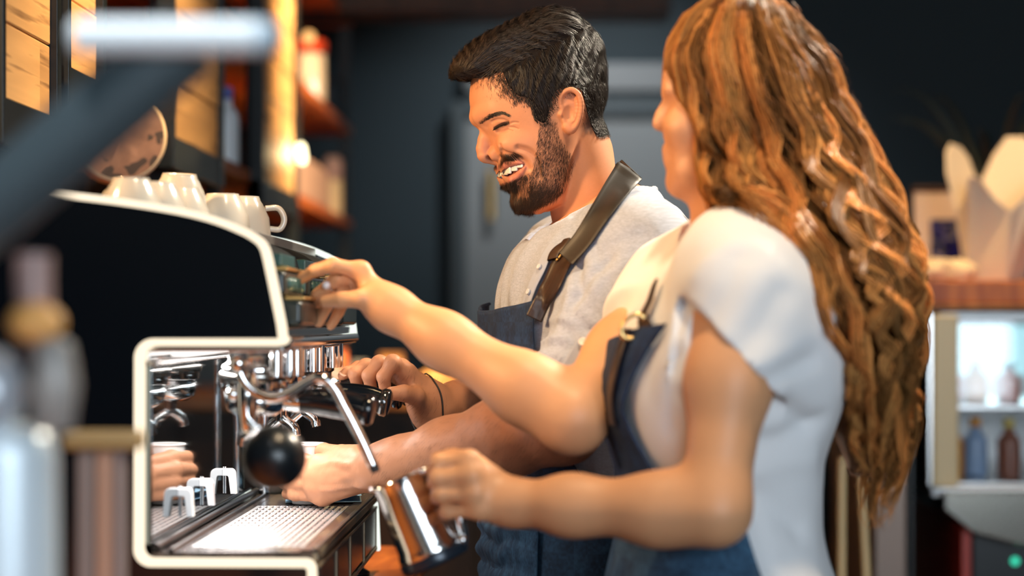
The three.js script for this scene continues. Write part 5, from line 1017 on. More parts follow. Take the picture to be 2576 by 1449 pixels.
  part(tab, 'tab_button', btn(1467, 867, rayDepth(shirtOut, 1467, 867, 0, 2.26, 2.7), (p) => shirtSd(p) - 0.011), std([0.72, 0.71, 0.7], 0.3));
  part(shirt, 'shoulder_seam', strap([A(1668, 506, 2.52), A(1690, 560, 2.46), A(1712, 620, 2.43), A(1722, 660, 2.42)], 0.003, 0.001, shirtSd, 0.0012, 20), std([0.55, 0.55, 0.57], 0.9));
  // --- apron
  const rayOut = (a, y, off) => { let d0 = 0.02, d1 = 0.3; const c = T.at(0, 0, y), dir = add3(mul3(T.f, Math.cos(a)), mul3(T.l, Math.sin(a))), f = (p) => smin(T.sd(p) - 0.013, 1, 0.01); for (let k = 0; k < 22; k++) { const m = (d0 + d1) / 2; f(add3(c, mul3(dir, m))) < off ? d0 = m : d1 = m; } return add3(c, mul3(dir, d0)); };
  const bibTop = (u) => 1.2625 + 0.012 * Math.pow(u * 2 - 1, 2) ;
  const bib = (u, v) => {
    const y = lerp(bibTop(u), 1.04, v), half = table([[0, 0.9], [0.3, 0.9], [0.6, 0.98], [1, 1.35]])(v), a = (u * 2 - 1) * half;
    return rayOut(a, y, 0.006 + 0.014 * Math.exp(-v * 3) * (0.55 + 0.45 * Math.cos((u - 0.45) * 4)) + 0.003 * fbm(u * 7, v * 4, 2, 3) + 0.002 * Math.sin(u * 19 + v * 4) * Math.exp(-v * 4));
  };
  const apron = part(man, 'apron', sheet(bib, 70, 60, 0.0022), denimDark, 'dark blue denim apron');
  part(apron, 'bib_hem', tube(Array.from({ length: 30 }, (_, i) => { const p = bib(i / 29, 0.0); return [p[0], p[1], p[2]]; }), 0.0022, 60, 8), denimDark);
  const skirt = (u, v) => { const y = lerp(1.052, 0.6, v), a = (u * 2 - 1) * 1.8; return rayOut(a, y, 0.009 + 0.006 * v + 0.004 * fbm(u * 9, v * 5, 5, 3) + 0.004 * v * Math.sin(u * 26)); };
  part(apron, 'skirt', sheet(skirt, 80, 50, 0.0022), std([0.55, 0.64, 0.7], 0.85, 0, { map: denimTex, bumpMap: denimTex, bumpScale: 0.0004 }));
  const pocket = (u, v) => { const y = lerp(0.997, 0.8, v), a = lerp(-0.62, 0.95, u); return rayOut(a, y, 0.0145 + 0.006 * v * (1 - u) + 0.0055 * fbm(u * 4, v * 13, 8, 3) * Math.min(1, (1 - u) * 5) + 0.003 * Math.sin(v * 34 + u * 3 + 2 * noise3(u * 5, v * 5, 1)) * Math.min(1, (1 - u) * 4)); };
  part(apron, 'pocket', sheet(pocket, 60, 60, 0.0025), denim, 'crumpled front pocket');
  const wearSd = (p) => Math.min(smin(shirtSd(p), headSd(toHead(p)) * K, 0.012), 1);
  const rayTo = (px, py, lift) => { let d0 = 2.3, d1 = 2.3; for (; d1 < 2.9; d1 += 0.006) if (wearSd(A(px, py, d1)) < lift) break; d0 = d1 - 0.006; for (let q = 0; q < 10; q++) { const m = (d0 + d1) / 2; wearSd(A(px, py, m)) < lift ? d1 = m : d0 = m; } return d0; };
  { // the strap runs taut from the nape to the buckle
    const cl = new THREE.CatmullRomCurve3([[1583, 432], [1556, 468], [1526, 512], [1496, 558], [1464, 606], [1424, 652]].map(([a, b]) => V(a, b, 0))), N = 44, secs = [];
    for (let q = 0; q <= N; q++) { const c = cl.getPointAt(q / N), tg = cl.getTangentAt(q / N), w = lerp(37, 23, q / N) * (1 - 0.12 * Math.sin(q / N * 3)), row = []; for (const a of [-1, -0.5, 0, 0.5, 1]) row.push([c.x - tg.y * w * a, c.y + tg.x * w * a]); secs.push(row); }
    let D = secs.map((row) => row.map(([a, b]) => Math.min(2.63, rayTo(a, b, 0.004))));
    for (let pass = 0; pass < 14; pass++) D = D.map((row, q) => row.map((d, k) => { let m = 0, n = 0; for (let o = -3; o <= 3; o++) for (let e = -1; e <= 1; e++) { const rw = D[q + o]; if (rw && rw[k + e] !== undefined) { m += rw[k + e]; n++; } } return Math.min(d, m / n); }));
    const rows = secs.map((row, q) => row.map(([a, b], k) => A(a, b, D[q][k])));
    const back = [[1590, 424, 2.62], [1588, 428, 2.66], [1570, 440, 2.7]].map(([a, b, d]) => [-1, -0.5, 0, 0.5, 1].map((e) => A(a + 26 * e, b + 24 * e, d))).reverse();
    const all = [...back, ...rows];
    part(apron, 'neck_strap', sheet((u, v) => { const y = v * (all.length - 1), q = Math.min(all.length - 2, Math.floor(y)), f = y - q, x = u * 4, k = Math.min(3, Math.floor(x)), g = x - k; return mix3(mix3(all[q][k], all[q][k + 1], g), mix3(all[q + 1][k], all[q + 1][k + 1], g), f); }, 8, 92, -0.0024), std([0.014, 0.012, 0.011], 0.5, 0, { bumpMap: leatherTex, bumpScale: 0.0003 }), 'dark leather neck strap');
  }
  const bibPts = []; for (let a = 0; a <= 16; a++) for (let c = 0; c <= 12; c++) bibPts.push(bib(0.72 + 0.28 * a / 16, 0.26 * c / 12));
  const overBib = (p) => { let d = wearSd(p); for (const q of bibPts) { const e = Math.hypot(p[0] - q[0], p[1] - q[1], p[2] - q[2]) - 0.0085; if (e < d) d = e; } return d; };
  part(apron, 'strap_end', band([[1426, 640], [1408, 674], [1391, 712], [1367, 754], [1343, 802]], 22, 21, overBib, 0.002, 4), leather, 'brown leather strap end');
  const loopAt = (px, py, d) => { let p = A(px, py, d); for (let k = 0; k < 5; k++) p = add3(p, mul3(grad(wearSd, p, 0.004), (0.008 - wearSd(p)) * 0.9)); return p; };
  const bk = [[1401, 655], [1410, 660], [1436, 628], [1428, 620]].map(([a, b]) => loopAt(a, b, 2.44));
  part(apron, 'buckle', tube([bk[0], bk[1], bk[2], bk[3]], 0.0014, 40, 8), M.brass, 'small brass buckle');
  part(apron, 'strap_loop', strap([A(1440, 612, 2.45), A(1418, 618, 2.445), A(1404, 642, 2.448), A(1412, 668, 2.45)], 0.018, 0.003, wearSd, 0.009, 24), leather);
  // thin necklace cord, bracelet
  part(man, 'necklace', tube([A(1625, 476, 2.58), A(1600, 478, 2.55), A(1575, 492, 2.535), A(1548, 515, 2.52), A(1525, 540, 2.51)].map((p) => { for (let k = 0; k < 5; k++) p = add3(p, mul3(grad(wearSd, p, 0.004), (0.0012 - wearSd(p)) * 0.9)); return p; }), 0.0008, 60, 6), std([0.04, 0.03, 0.03], 0.6), 'thin dark cord necklace');
  const bc = z8(1105, 1275, 2.652), bAx = norm3(sub3(ER, WR)), b1 = norm3(cross3(bAx, [0, 0, 1])), b2 = cross3(bAx, b1), ringPts = Array.from({ length: 41 }, (_, i) => { const a = i / 40 * Math.PI * 2; let p = add3(bc, add3(mul3(b1, Math.cos(a) * 0.034), mul3(b2, Math.sin(a) * 0.034))); for (let k = 0; k < 6; k++) p = add3(p, mul3(grad(armR, p, 0.004), (0.0012 - armR(p)) * 0.9)); return [p[0] - 0.0, p[1] - (p[1] < bc[1] ? 0.004 : 0), p[2]]; });
  const br = part(man, 'bracelet', tube(ringPts, 0.0011, 120, 8), std([0.01, 0.01, 0.01], 0.5), 'thin black cord bracelet');
  { const low = ringPts.reduce((a, b) => a[1] < b[1] ? a : b); part(br, 'charm', merge([ball(add3(low, [-0.003, -0.001, 0.003]), 0.002), rod(add3(low, [-0.008, 0.002, 0.003]), add3(low, [0.002, -0.004, 0.003]), 0.0012), rod(add3(low, [-0.005, -0.004, 0.003]), add3(low, [-0.001, 0.003, 0.003]), 0.0012)]), M.chrome, 'tiny silver charm'); }
  // fine hair on the forearms
  const fs = new Strands(); seed = 5;
  for (const [g, nn, f0] of [[armLGeo, 5200, 0], [armRGeo, 2600, 0]]) {
    const q = g.attributes.position.array, qn = g.attributes.normal.array, cnt = q.length / 3;
    for (let i = 0; i < nn; i++) { const k = Math.floor(rnd() * cnt) * 3, p = [q[k], q[k + 1], q[k + 2]], n = [qn[k], qn[k + 1], qn[k + 2]]; if (p[0] < -0.225 || p[0] > 0.05) continue; const D = norm3(add3([-0.5, -0.75, 0.1], mul3(n, 0.1))), t = norm3(add3(sub3(D, mul3(n, dot3(D, n))), mul3(n, 0.25 + rnd() * 0.25))), L = rr(0.004, 0.0085), m = add3(p, mul3(t, L * 0.5)), e = add3(m, mul3(norm3(add3(t, mul3(n, -0.25))), L * 0.5)); fs.add([p, m, e], [n, n, n], 0.0002, 0.0001, [0.1, 0.05, 0.028]); }
  }
  part(man, 'arm_hair', fs.geometry(), hairMat);
  // trousers and shoes, below the frame
  const legs = (p) => smin(cap(p, [0.03, 0.92, -2.52], [0.05, 0.09, -2.47], 0.095, 0.06), cap(p, [0.03, 0.92, -2.68], [0.08, 0.09, -2.74], 0.095, 0.06), 0.02);
  part(man, 'trousers', surfaceNets((p) => smax(smin(legs(p), smax(T.sd(p) - 0.004, p[1] - 0.98, 0.01), 0.02), 0.07 - p[1], 0.005), [-0.12, 0.05, -2.9], [0.22, 1.02, -2.3], 0.016), denimDark);
  for (const [x, z] of [[0.03, -2.47], [0.06, -2.74]]) part(man, 'shoe', surfaceNets((p) => smax(smin(cap(p, [x + 0.03, 0.06, z], [x - 0.12, 0.035, z + 0.01], 0.055, 0.042), cap(p, [x + 0.02, 0.1, z], [x + 0.02, 0.05, z], 0.05, 0.05), 0.03), -p[1] + 0.002, 0.004), [x - 0.2, 0, z - 0.08], [x + 0.12, 0.16, z + 0.09], 0.008), M.blackPlastic);
  console.log('head', headGeo.attributes.position.count, 'hair', nH, 'beard', made, 'shirt', shirtGeo.attributes.position.count, 'arms', armLGeo.attributes.position.count);
}
// ---------- the woman ----------
const woman = thing('person', 'woman with long wavy auburn hair in white t-shirt and dark apron reaching for the machine', 'person', [0.19, 0, -2.2]);
const SKIN_W = [0.66, 0.33, 0.165];
{
  const T = torso(0.185, -2.2, 0.1, [[0.5, 0.1, -0.12, 0.16], [0.7, 0.105, -0.13, 0.178], [0.87, 0.105, -0.125, 0.172], [0.95, 0.1, -0.11, 0.158], [1.03, 0.088, -0.085, 0.132], [1.09, 0.098, -0.088, 0.135], [1.15, 0.114, -0.1, 0.148], [1.2, 0.113, -0.106, 0.152], [1.25, 0.095, -0.104, 0.148], [1.29, 0.07, -0.095, 0.134], [1.32, 0.045, -0.08, 0.105], [1.345, 0.025, -0.06, 0.07]]);
  const SL = A(1868, 700, 2.06), EL = A(1790, 1288, 1.995), WL = A(1292, 1265, 2.07), SR = A(1695, 750, 2.335), ER = A(1440, 1050, 2.165), WR = A(985, 778, 2.245);
  const zh = (x, y, d) => A(x / 2.898 + 680, y / 2.898 + 600, d), zp = (x, y, d) => A(x / 2.862 + 680, y / 2.862 + 1050, d);
  // reaching right hand: forefinger on the button, thumb below, the others curled
  const handR = { wrist: zh(815, 470, 2.252), s: 0.88, fingers: [
    [zh(660, 235, 2.262), zh(455, 195, 2.252), zh(330, 232, 2.256), zh(212, 298, 2.268)],
    [zh(650, 275, 2.282), zh(490, 290, 2.268), zh(350, 410, 2.278), zh(278, 540, 2.292)],
    [zh(655, 310, 2.302), zh(520, 330, 2.292), zh(410, 490, 2.296), zh(352, 610, 2.304)],
    [zh(665, 345, 2.318), zh(570, 400, 2.31), zh(495, 540, 2.312), zh(440, 638, 2.316)]],
    thumb: [zh(770, 440, 2.24), zh(650, 440, 2.232), zh(520, 448, 2.234), zh(400, 458, 2.242)] };
  // left fist round the pitcher handle
  const handL = { wrist: zp(1660, 600, 2.078), s: 0.9, fingers: [
    [zp(1425, 315, 2.066), zp(1215, 330, 2.07), zp(1175, 385, 2.112), zp(1300, 395, 2.125)],
    [zp(1450, 420, 2.058), zp(1205, 440, 2.062), zp(1180, 480, 2.108), zp(1310, 480, 2.122)],
    [zp(1475, 545, 2.058), zp(1225, 555, 2.062), zp(1200, 580, 2.106), zp(1330, 580, 2.12)],
    [zp(1500, 665, 2.06), zp(1275, 680, 2.066), zp(1250, 690, 2.104), zp(1350, 690, 2.114)]],
    thumb: [zp(1580, 430, 2.082), zp(1440, 300, 2.1), zp(1310, 285, 2.115), zp(1200, 300, 2.112)] };
  const hR = handSd(handR), hL = handSd(handL);
  const armR = (p) => smin(smin(chain(p, [SR, mix3(SR, ER, 0.5), ER, mix3(ER, WR, 0.25), mix3(ER, WR, 0.7), WR], [0.043, 0.04, 0.034, 0.0345, 0.0265, 0.0225], 0.03), cap(p, WR, handR.wrist, 0.0225, 0.018), 0.02), hR(p), 0.014);
  const armL = (p) => smin(smin(chain(p, [SL, mix3(SL, EL, 0.45), add3(EL, [0.003, 0.002, 0]), mix3(EL, WL, 0.25), mix3(EL, WL, 0.7), WL], [0.046, 0.0395, 0.031, 0.0325, 0.0265, 0.0215], 0.03), cap(p, WL, handL.wrist, 0.0215, 0.019), 0.02), hL(p), 0.016);
  // head seen from behind the cheek; layout in photo pixels at 2.2 m
  const HDW = 2.2, K = HDW / FPX, O = P(1830, 270, HDW), h = (px, py, w = 0) => [O.x + (px - 1830) * K, O.y + (270 - py) * K, O.z + w * K];
  const skull = (p) => ell(p, h(1868, 215), 178 * K, 178 * K, 150 * K);
  const neckA = h(1850, 400), neckB = h(1858, 590);
  const head = (p) => {
    let d = skull(p); const q = [p[0], p[1], Math.abs(p[2] - O.z)], hh = (px, py, w = 0) => [O.x + (px - 1830) * K, O.y + (270 - py) * K, w * K];
    d = smin(d, ell(q, hh(1800, 330, 0), 122 * K, 150 * K, 112 * K), 0.025);
    d = smin(d, cap(q, hh(1712, 462), hh(1735, 440, 40), 36 * K, 40 * K), 0.03);
    d = smin(d, cap(q, hh(1700, 200, 30), hh(1694, 235, 40), 34 * K, 28 * K), 0.015);
    d = smin(d, chain(q, [hh(1690, 250), hh(1668, 290), hh(1658, 312)], [14 * K, 15 * K, 17 * K], 0.01), 0.012);
    d = smin(d, ell(q, hh(1716, 330, 60), 40 * K, 36 * K, 40 * K), 0.02);
    d = smin(d, chain(q, [hh(1682, 378), hh(1688, 400)], [15 * K, 17 * K], 0.01), 0.012);
    d = smax(d, -ell(q, hh(1668, 262, 62), 16 * K, 14 * K, 26 * K), 0.01);
    return smin(d, cap(p, neckA, neckB, 0.046, 0.054), 0.02);
  };
  const body = (p) => smin(T.sd(p), smin(cap(p, SL, mix3(SL, EL, 0.3), 0.045, 0.04), cap(p, SR, mix3(SR, ER, 0.3), 0.043, 0.04), 0.02), 0.04);
  const skin = std([1, 1, 1], 0.48, 0, { vertexColors: true, specularIntensity: 0.8, sheen: 0.12, sheenRoughness: 0.5, sheenColor: new THREE.Color(1, 0.6, 0.45) });
  const tone = (p) => mul3(SKIN_W, 1 + 0.08 * fbm(p[0] * 45, p[1] * 45, p[2] * 45, 3));
  const [aLo, aHi] = bounds([SL, EL, WL, ...handL.fingers.flat(), ...handL.thumb], 0.06), [bLo, bHi] = bounds([SR, ER, WR, ...handR.fingers.flat(), ...handR.thumb], 0.055);
  const gs = [surfaceNets(head, h(1600, 620, -190), h(2080, 10, 190), 0.004, { color: (p) => mix3(tone(p), [0.6, 0.25, 0.16], 0.25) }), surfaceNets(armL, aLo, aHi, 0.0038, { color: tone }), surfaceNets(armR, bLo, bHi, 0.0038, { color: tone }), surfaceNets(body, [-0.05, 0.75, -2.5], [0.42, 1.4, -1.95], 0.012, { color: tone })];
  gs.forEach((g) => g.deleteAttribute('uv'));
  part(woman, 'body', mergeGeometries(gs), skin, 'light tan skin with bare arms');
  { // ring with a pale stone on the middle finger
    const c = mix3(handR.fingers[1][0], handR.fingers[1][1], 0.96), c2 = zh(408, 340, 2.262), ax = norm3(sub3(handR.fingers[1][2], handR.fingers[1][1]));
    const g = new THREE.TorusGeometry(0.0085, 0.0015, 10, 30); g.applyQuaternion(new THREE.Quaternion().setFromUnitVectors(V(0, 0, 1), V(...ax))); g.translate(...mix3(handR.fingers[1][1], handR.fingers[1][2], 0.35));
    const r = part(woman, 'ring', g, M.steel, 'silver ring'); part(r, 'stone', ball(c2, 0.0048), std([0.9, 0.9, 0.92], 0.15, 0.2));
  }
  // t-shirt with loose cap sleeves; the sleeve hem runs obliquely under the shoulder
  const hemA = A(1735, 765, 2.0), hemB = A(1918, 960, 2.0), hemC = A(1735, 765, 2.2), hemN = norm3(cross3(sub3(hemB, hemA), sub3(hemC, hemA)));
  const hemS = hemN[0] > 0 ? 1 : -1, hem = (p) => -hemS * dot3(sub3(p, hemA), hemN);
  const capL = (p) => chain(p, [add3(SL, [-0.012, 0.012, -0.04]), add3(SL, [0.0, -0.012, 0.004]), mix3(SL, EL, 0.4)], [0.046, 0.047, 0.048], 0.03);
  const opening = (p) => smax(smax(cap(p, SL, EL, 0.062, 0.062), -hem(p), 0.004), 0.016 - T.sd(p), 0.006);
  const capR = (p) => smax(cap(p, add3(SR, [0, 0.005, 0.03]), mix3(SR, ER, 0.45), 0.05, 0.054), dot3(sub3(p, mix3(SR, ER, 0.3)), norm3(sub3(ER, SR))), 0.006);
  const trap = (p) => smin(cap(p, [neckB[0] + 0.012, neckB[1] + 0.004, neckB[2]], add3(SL, [0, 0.012, -0.03]), 0.035, 0.042), cap(p, [neckB[0] + 0.012, neckB[1] + 0.004, neckB[2]], add3(SR, [0, 0.012, 0.03]), 0.035, 0.042), 0.03);
  const bC = T.at(-0.05, 0.1, 1.235), blade = (p) => ell(p, bC, 0.058, 0.085, 0.062);
  const shirtSd = (p) => { let d = smin(smin(smin(T.sd(p) - 0.012, blade(p), 0.05), trap(p) - 0.008, 0.035), smin(capL(p), capR(p), 0.02), 0.05); d = smax(d, -opening(p), 0.004); d = smax(d, -cap(p, [neckB[0] - 0.006, neckB[1] + 0.01, neckB[2]], neckA, 0.062, 0.06), 0.006); return smax(d, 0.955 - p[1] + 0.3 * Math.max(0, -0.0 - (p[0] - 0.26)), 0.004); };
  const shW = (pts) => onSurface(shirtSd, pts, 1.9, 2.4);
  const bent = foldSum([[shW([[1922, 962], [1975, 935], [2040, 905]]), -0.006, 0.011], [shW([[1922, 975], [1980, 1030], [2035, 1070]]), -0.008, 0.012], [shW([[1890, 1120], [1960, 1100], [2060, 1060]]), -0.005, 0.012], [shW([[1850, 1230], [1930, 1262], [2010, 1330]]), -0.006, 0.014], [shW([[1870, 1190], [1950, 1170], [2040, 1150]]), 0.004, 0.014], [shW([[1750, 690], [1790, 640], [1830, 615]]), 0.003, 0.014], [shW([[1790, 790], [1830, 720], [1860, 650]]), -0.004, 0.016], [shW([[1870, 880], [1920, 820], [1960, 740]]), -0.004, 0.016], [shW([[1700, 900], [1680, 980], [1690, 1080]]), -0.004, 0.01], [shW([[1740, 800], [1725, 860], [1715, 960]]), 0.004, 0.008]]);
  const folds = (p) => 0.0045 * fbm(p[0] * 12, p[1] * 10, p[2] * 12, 3) + 0.003 * Math.sin((p[0] + p[1] * 0.75) * 90 + 4 * noise3(p[0] * 9, p[1] * 9, p[2] * 9)) * sstep(1.16, 1.02, p[1]) + bent(p);
  const shirt = part(woman, 't_shirt', surfaceNets(shirtSd, [-0.02, 0.93, -2.52], [0.42, 1.4, -1.93], 0.0055, { displace: folds }), cotton, 'loose white t-shirt with cap sleeves');
  // apron
  const rayOut = (a, y, off) => { let d0 = 0.02, d1 = 0.3; const c = T.at(0, 0, y), dir = add3(mul3(T.f, Math.cos(a)), mul3(T.l, Math.sin(a))); for (let k = 0; k < 22; k++) { const m = (d0 + d1) / 2; T.sd(add3(c, mul3(dir, m))) - 0.012 < off ? d0 = m : d1 = m; } return add3(c, mul3(dir, d0)); };
  const halfT = table([[0, 1.0], [0.25, 0.74], [0.45, 0.66], [0.75, 0.95], [1, 1.35]]);
  const bib = (u, v) => rayOut((u * 2 - 1) * halfT(v), lerp(1.222 + 0.026 * Math.pow(u, 1.5), 1.03, v), 0.007 + 0.004 * fbm(u * 6, v * 5, 3, 3));
  const apron = part(woman, 'apron', sheet(bib, 60, 60, 0.0025), denimDark, 'dark blue green apron');
  part(apron, 'skirt', sheet((u, v) => rayOut(lerp(-1.7, lerp(1.5, 2.3, v), u), lerp(1.045, 0.55, v), 0.012 + 0.01 * v + 0.004 * Math.sin(u * 24) * v), 80, 50, 0.0025), denim);
  const wear = (p) => Math.min(shirtSd(p), 1);
  const top = bib(0.93, 0.02);
  part(apron, 'neck_strap', strap([top, A(1688, 828, 2.12), A(1702, 795, 2.12), A(1716, 750, 2.13)], 0.016, 0.0024, wear, 0.006, 50), leather, 'brown leather neck strap');
  part(apron, 'strap_end', strap([A(1655, 862, 2.12), A(1632, 900, 2.115), A(1612, 950, 2.115), A(1600, 1000, 2.12), A(1592, 1058, 2.12)], 0.017, 0.0024, (p) => wear(p) - 0.009, 0.004, 40), leather, 'hanging brown strap end');
  { const g = new THREE.TorusGeometry(0.0125, 0.0026, 10, 36); g.scale(0.8, 1.15, 1); g.rotateZ(-0.75); let c = A(1660, 852, 2.11); for (let k = 0; k < 6; k++) c = add3(c, mul3(grad(wear, c, 0.004), 0.013 - wear(c))); g.translate(...c); part(apron, 'buckle', g, M.brass, 'oval brass buckle'); }
  // --- long wavy hair: a soft inner mass and many locks over it
  seed = 2024;
  const cx = table([[-0.02, 1868], [0.1, 1880], [0.25, 1930], [0.4, 1990], [0.55, 2075], [0.7, 2130], [0.82, 2170], [0.92, 2185], [1, 2180]]), hw = table([[-0.02, 78], [0.012, 128], [0.03, 142], [0.06, 168], [0.11, 205], [0.18, 215], [0.3, 245], [0.45, 255], [0.6, 205], [0.75, 140], [0.88, 95], [1, 50]]), hz = table([[-0.02, 70], [0.012, 108], [0.06, 140], [0.18, 178], [0.3, 190], [0.45, 190], [0.6, 150], [0.75, 105], [0.88, 70], [1, 36]]);
  const hzN = table([[-0.02, 70], [0.012, 108], [0.06, 140], [0.18, 180], [0.27, 205], [0.36, 262], [0.45, 330], [0.54, 385], [0.64, 390], [0.74, 330], [0.86, 210], [1, 100]]);
  const yy = (t) => lerp(8, 1290, t);
  const mass = (p) => { const t = (270 - (p[1] - O.y) / K - 8) / 1282, tt = clamp(t, 0, 0.93), x = 1830 + (p[0] - O.x) / K, z = (p[2] - O.z) / K - 12 * tt, q = Math.hypot((x - cx(tt)) / (hw(tt) * 0.91), z / (hz(tt) * 0.91)); let d = (q - 1) * hz(tt) * 0.8 * K; const over = Math.max(-t, t - 0.93); if (over > 0) d = Math.max(d, over * 1282 * K); return d; };
  const faceFree = (p) => { const px = 1830 + (p[0] - O.x) / K, py = 270 - (p[1] - O.y) / K; return px - table([[0, 1640], [60, 1676], [150, 1668], [215, 1668], [245, 1690], [330, 1738], [420, 1742], [520, 1772], [640, 1835], [760, 1880], [900, 1945], [1000, 2010], [1449, 2050]])(py); };
  const massSd = (p) => smax(mass(p), -faceFree(p) * K + 0.004, 0.012);
  part(woman, 'hair', surfaceNets(massSd, h(1640, 1300, -230), h(2360, -10, 230), 0.0075, { displace: (p) => 0.004 * Math.sin(p[0] * 300 + p[1] * 60 + 5 * noise3(p[0] * 20, p[1] * 14, p[2] * 20)) + 0.006 * fbm(p[0] * 30, p[1] * 18, p[2] * 30, 3) - 0.006 }), std([0.17, 0.064, 0.022], 0.6), 'long wavy auburn hair');
  const locks = [], cols = [];
  const lockMat = std([1, 1, 1], 0.42, 0, { vertexColors: true, specularIntensity: 0.35 });
  const pos = [], nor = [], col = [], idx = [];
  const addLock = (pts, r, c) => {
    const n = pts.length, at = pos.length / 3, S = 3;
    for (let i = 0; i < n; i++) {
      const t = norm3(sub3(pts[Math.min(n - 1, i + 1)], pts[Math.max(0, i - 1)])), s = norm3(cross3(t, [0.3, 0.2, 1])), b = cross3(t, s), u = i / (n - 1), R = r * (Math.sin(Math.PI * Math.min(1, u * 0.93 + 0.07)) * 0.75 + 0.25) * (u > 0.97 ? 0.3 : 1), cc = mul3(c, lerp(0.8, 1.2, u) * (1 + 0.55 * noise3(pts[i][0] * 22, pts[i][1] * 13, pts[i][2] * 22)));
      for (let k = 0; k < S; k++) { const a = k / S * 6.2832, o = add3(mul3(s, Math.cos(a)), mul3(b, Math.sin(a) * 0.55)); pos.push(pts[i][0] + o[0] * R, pts[i][1] + o[1] * R, pts[i][2] + o[2] * R); nor.push(...norm3(o)); col.push(...cc); }
    }
    for (let i = 0; i < n - 1; i++) for (let k = 0; k < S; k++) { const a = at + i * S + k, b = at + i * S + (k + 1) % S; idx.push(a, b, a + S, b, b + S, a + S); }
  };
  for (let g = 0; g < 260; g++) {                          // clumps of locks that wave together
    const ang = rr(0, Math.PI * 2), depth = 1 - 0.3 * Math.pow(rnd(), 1.4), ex = Math.cos(ang) * depth, ez = Math.sin(ang) * depth;
    const t0 = rr(-0.015, 0.09), t1 = clamp(rr(0.6, 1.04) - (ex < -0.2 ? 0.3 * -ex : 0), 0.32, 1.02), ph = rr(0, 6.28), ph2 = ph + rr(1.2, 2), wl = rr(0.1, 0.16), amp = rr(14, 30), clumpEdge = rr(-38, 46), tone_ = 0.36 + 1.6 * Math.pow(rnd(), 1.2), warm = rnd(), fat = rr(10, 21);
    for (let s = 0; s < 21; s++) {
      const n = 36, pts = [], oa = rr(0, 6.28), or = Math.sqrt(rnd()) * fat, jit = rr(-0.35, 0.35), up_ = 0.005 + 0.02 * Math.pow(rnd(), 1.5), edge = 4 + clumpEdge + rr(-10, 14), end = clamp(t1 + rr(-0.06, 0.03), 0.3, 1.03), da = rr(-0.05, 0.05);
      const fx = Math.cos(ang + da) * depth, fz = Math.sin(ang + da) * depth;
      for (let k = 0; k < n; k++) {
        const u = k / (n - 1), t = lerp(t0, end, u), w = amp * sstep(0.1, 0.42, t) * (1 + 0.35 * noise3(t * 6, g, 1)), a = t / wl * 6.28 * (1 + 0.12 * Math.sin(t * 9 + g)) + ph + jit, spread = or * (0.35 + 0.65 * Math.abs(Math.sin(a * 0.5 + 0.6))) * (1 - 0.55 * u);
        let p = h(cx(t) + 1.04 * hw(t) * fx * (u < 0.04 ? 0.92 : 1) + w * Math.sin(a) + Math.cos(oa) * spread, yy(t) + Math.sin(oa) * spread * 0.3, (fz > 0 ? hzN(t) : hz(t)) * fz + 12 * t + w * 0.8 * Math.cos(a + ph2 - ph) + Math.sin(oa) * spread);
        const f = faceFree(p), ed = t > 0.38 ? lerp(4, edge, sstep(0.38, 0.5, t)) : 4; if (f < ed) p = add3(p, [(ed - f) * K * 0.9, 0, 0]);
        if (t > 0.4) { const sd = shirtSd(p); if (sd < up_ && sd > -0.03) p = add3(p, mul3(grad(shirtSd, p, 0.006), (up_ - sd) * sstep(-0.03, -0.012, sd))); }
        pts.push(p);
      }
      const b = tone_ * rr(0.75, 1.25), c = [0.35 * b, (0.125 + 0.04 * warm) * b, (0.032 + 0.018 * warm) * b];
      addLock(pts, rr(0.0007, 0.0017), c);
    }
  }
  // loose single strands round the outline
  const loose = new Strands();
  for (let i = 0; i < 700; i++) {
    const ang = rr(0, 6.28), ex = Math.cos(ang) * rr(1.0, 1.09), ez = Math.sin(ang) * rr(1.0, 1.09), t0 = rr(0, 0.6), t1 = t0 + rr(0.1, 0.4), pts = [], ph = rr(0, 6.28), wl = rr(0.08, 0.14), nr = [];
    for (let k = 0; k < 16; k++) { const t = Math.min(1.02, lerp(t0, t1, k / 15)), w = 16; let p = h(cx(t) + hw(t) * ex + w * Math.sin(t / wl * 6.28 + ph), yy(t), hz(t) * ez + w * Math.cos(t / wl * 6.28 + ph)); const f = faceFree(p); if (f < 0) p = add3(p, [-f * K, 0, 0]); pts.push(p); nr.push(norm3([ex, 0.1, ez])); }
    loose.add(pts, nr, 0.0007, 0.0004, [0.32, 0.13, 0.04]);
  }
  part(woman, 'hair_locks', geom(pos, idx, nor, undefined, col), lockMat); part(woman, 'loose_strands', loose.geometry(), lockMat);
  // trousers and shoes, below the frame
  const legs = (p) => smin(cap(p, [0.19, 0.9, -2.12], [0.2, 0.08, -2.09], 0.09, 0.05), cap(p, [0.19, 0.9, -2.29], [0.22, 0.08, -2.33], 0.09, 0.05), 0.02);
  part(woman, 'trousers', surfaceNets((p) => smax(smin(legs(p), smax(T.sd(p) - 0.004, p[1] - 0.98, 0.01), 0.02), 0.06 - p[1], 0.005), [0.0, 0.04, -2.5], [0.4, 1.02, -1.95], 0.016), denimDark);
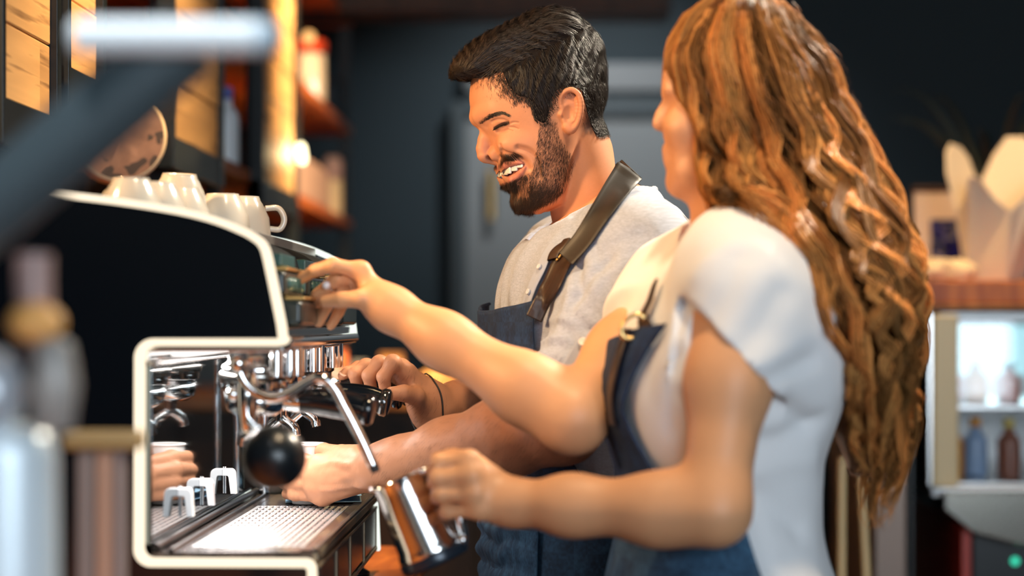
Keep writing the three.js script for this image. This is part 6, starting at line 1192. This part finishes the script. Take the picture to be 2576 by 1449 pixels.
  for (const [x, z] of [[0.2, -2.09], [0.22, -2.33]]) part(woman, 'shoe', surfaceNets((p) => smax(smin(cap(p, [x + 0.03, 0.05, z], [x - 0.1, 0.032, z + 0.01], 0.048, 0.036), cap(p, [x + 0.02, 0.09, z], [x + 0.02, 0.05, z], 0.044, 0.044), 0.03), -p[1] + 0.002, 0.004), [x - 0.18, 0, z - 0.07], [x + 0.1, 0.15, z + 0.08], 0.008), M.white);

  // the steel milk pitcher she holds, tipped forward
  const pd = 2.125, pt = P(1006, 1206, pd), pb = P(1094, 1404, pd), up = pt.clone().sub(pb), L = up.length(); up.normalize();
  const t = thing('milk_pitcher', 'tilted stainless steel milk pitcher in the fist of the woman', 'pitcher', pb.toArray());
  part(t, 'body', lathe([[0, 0.002], [0.034, 0.002], [0.0362, 0.006], [0.0362, 0.012], [0.034, 0.018], [0.0318, L * 0.6], [0.0288, L * 0.85], [0.0292, L * 0.97], [0.0305, L], [0.0295, L], [0.028, L * 0.96], [0.0276, L * 0.85], [0.0306, L * 0.6], [0.0326, 0.02], [0, 0.01]], pb.toArray(), 56, up.toArray()), std([0.72, 0.7, 0.68], 0.13, 1));
  part(t, 'base_ring', lathe([[0, -0.006], [0.0355, -0.006], [0.0375, -0.003], [0.0375, 0.005], [0.0355, 0.008], [0.034, 0.008]], pb.toArray(), 56, up.toArray()), std([0.02, 0.03, 0.045], 0.25, 0.3), 'dark base ring');
  part(t, 'spout_lip', (() => { const c = pt.clone().add(V(-0.0235, -0.011, 0)); return ball(c.toArray(), 0.009, 1, 0.5, 0.9); })(), std([0.72, 0.7, 0.68], 0.15, 1));
  const hz0 = 2.112, hp = [A(1052, 1196, pd - 0.01), A(1085, 1186, hz0), A(1118, 1205, hz0), A(1140, 1260, hz0), A(1160, 1320, hz0), A(1164, 1352, pd - 0.008), A(1138, 1376, pd - 0.005)];
  const hd = part(t, 'handle', tube(hp, 0.0052, 60, 14), M.steel);
  for (const q of [A(1066, 1186, hz0), A(1164, 1358, pd - 0.014)]) part(hd, 'rivet', ball(q, 0.0052), M.chrome);
}
renderer.render(scene, camera);
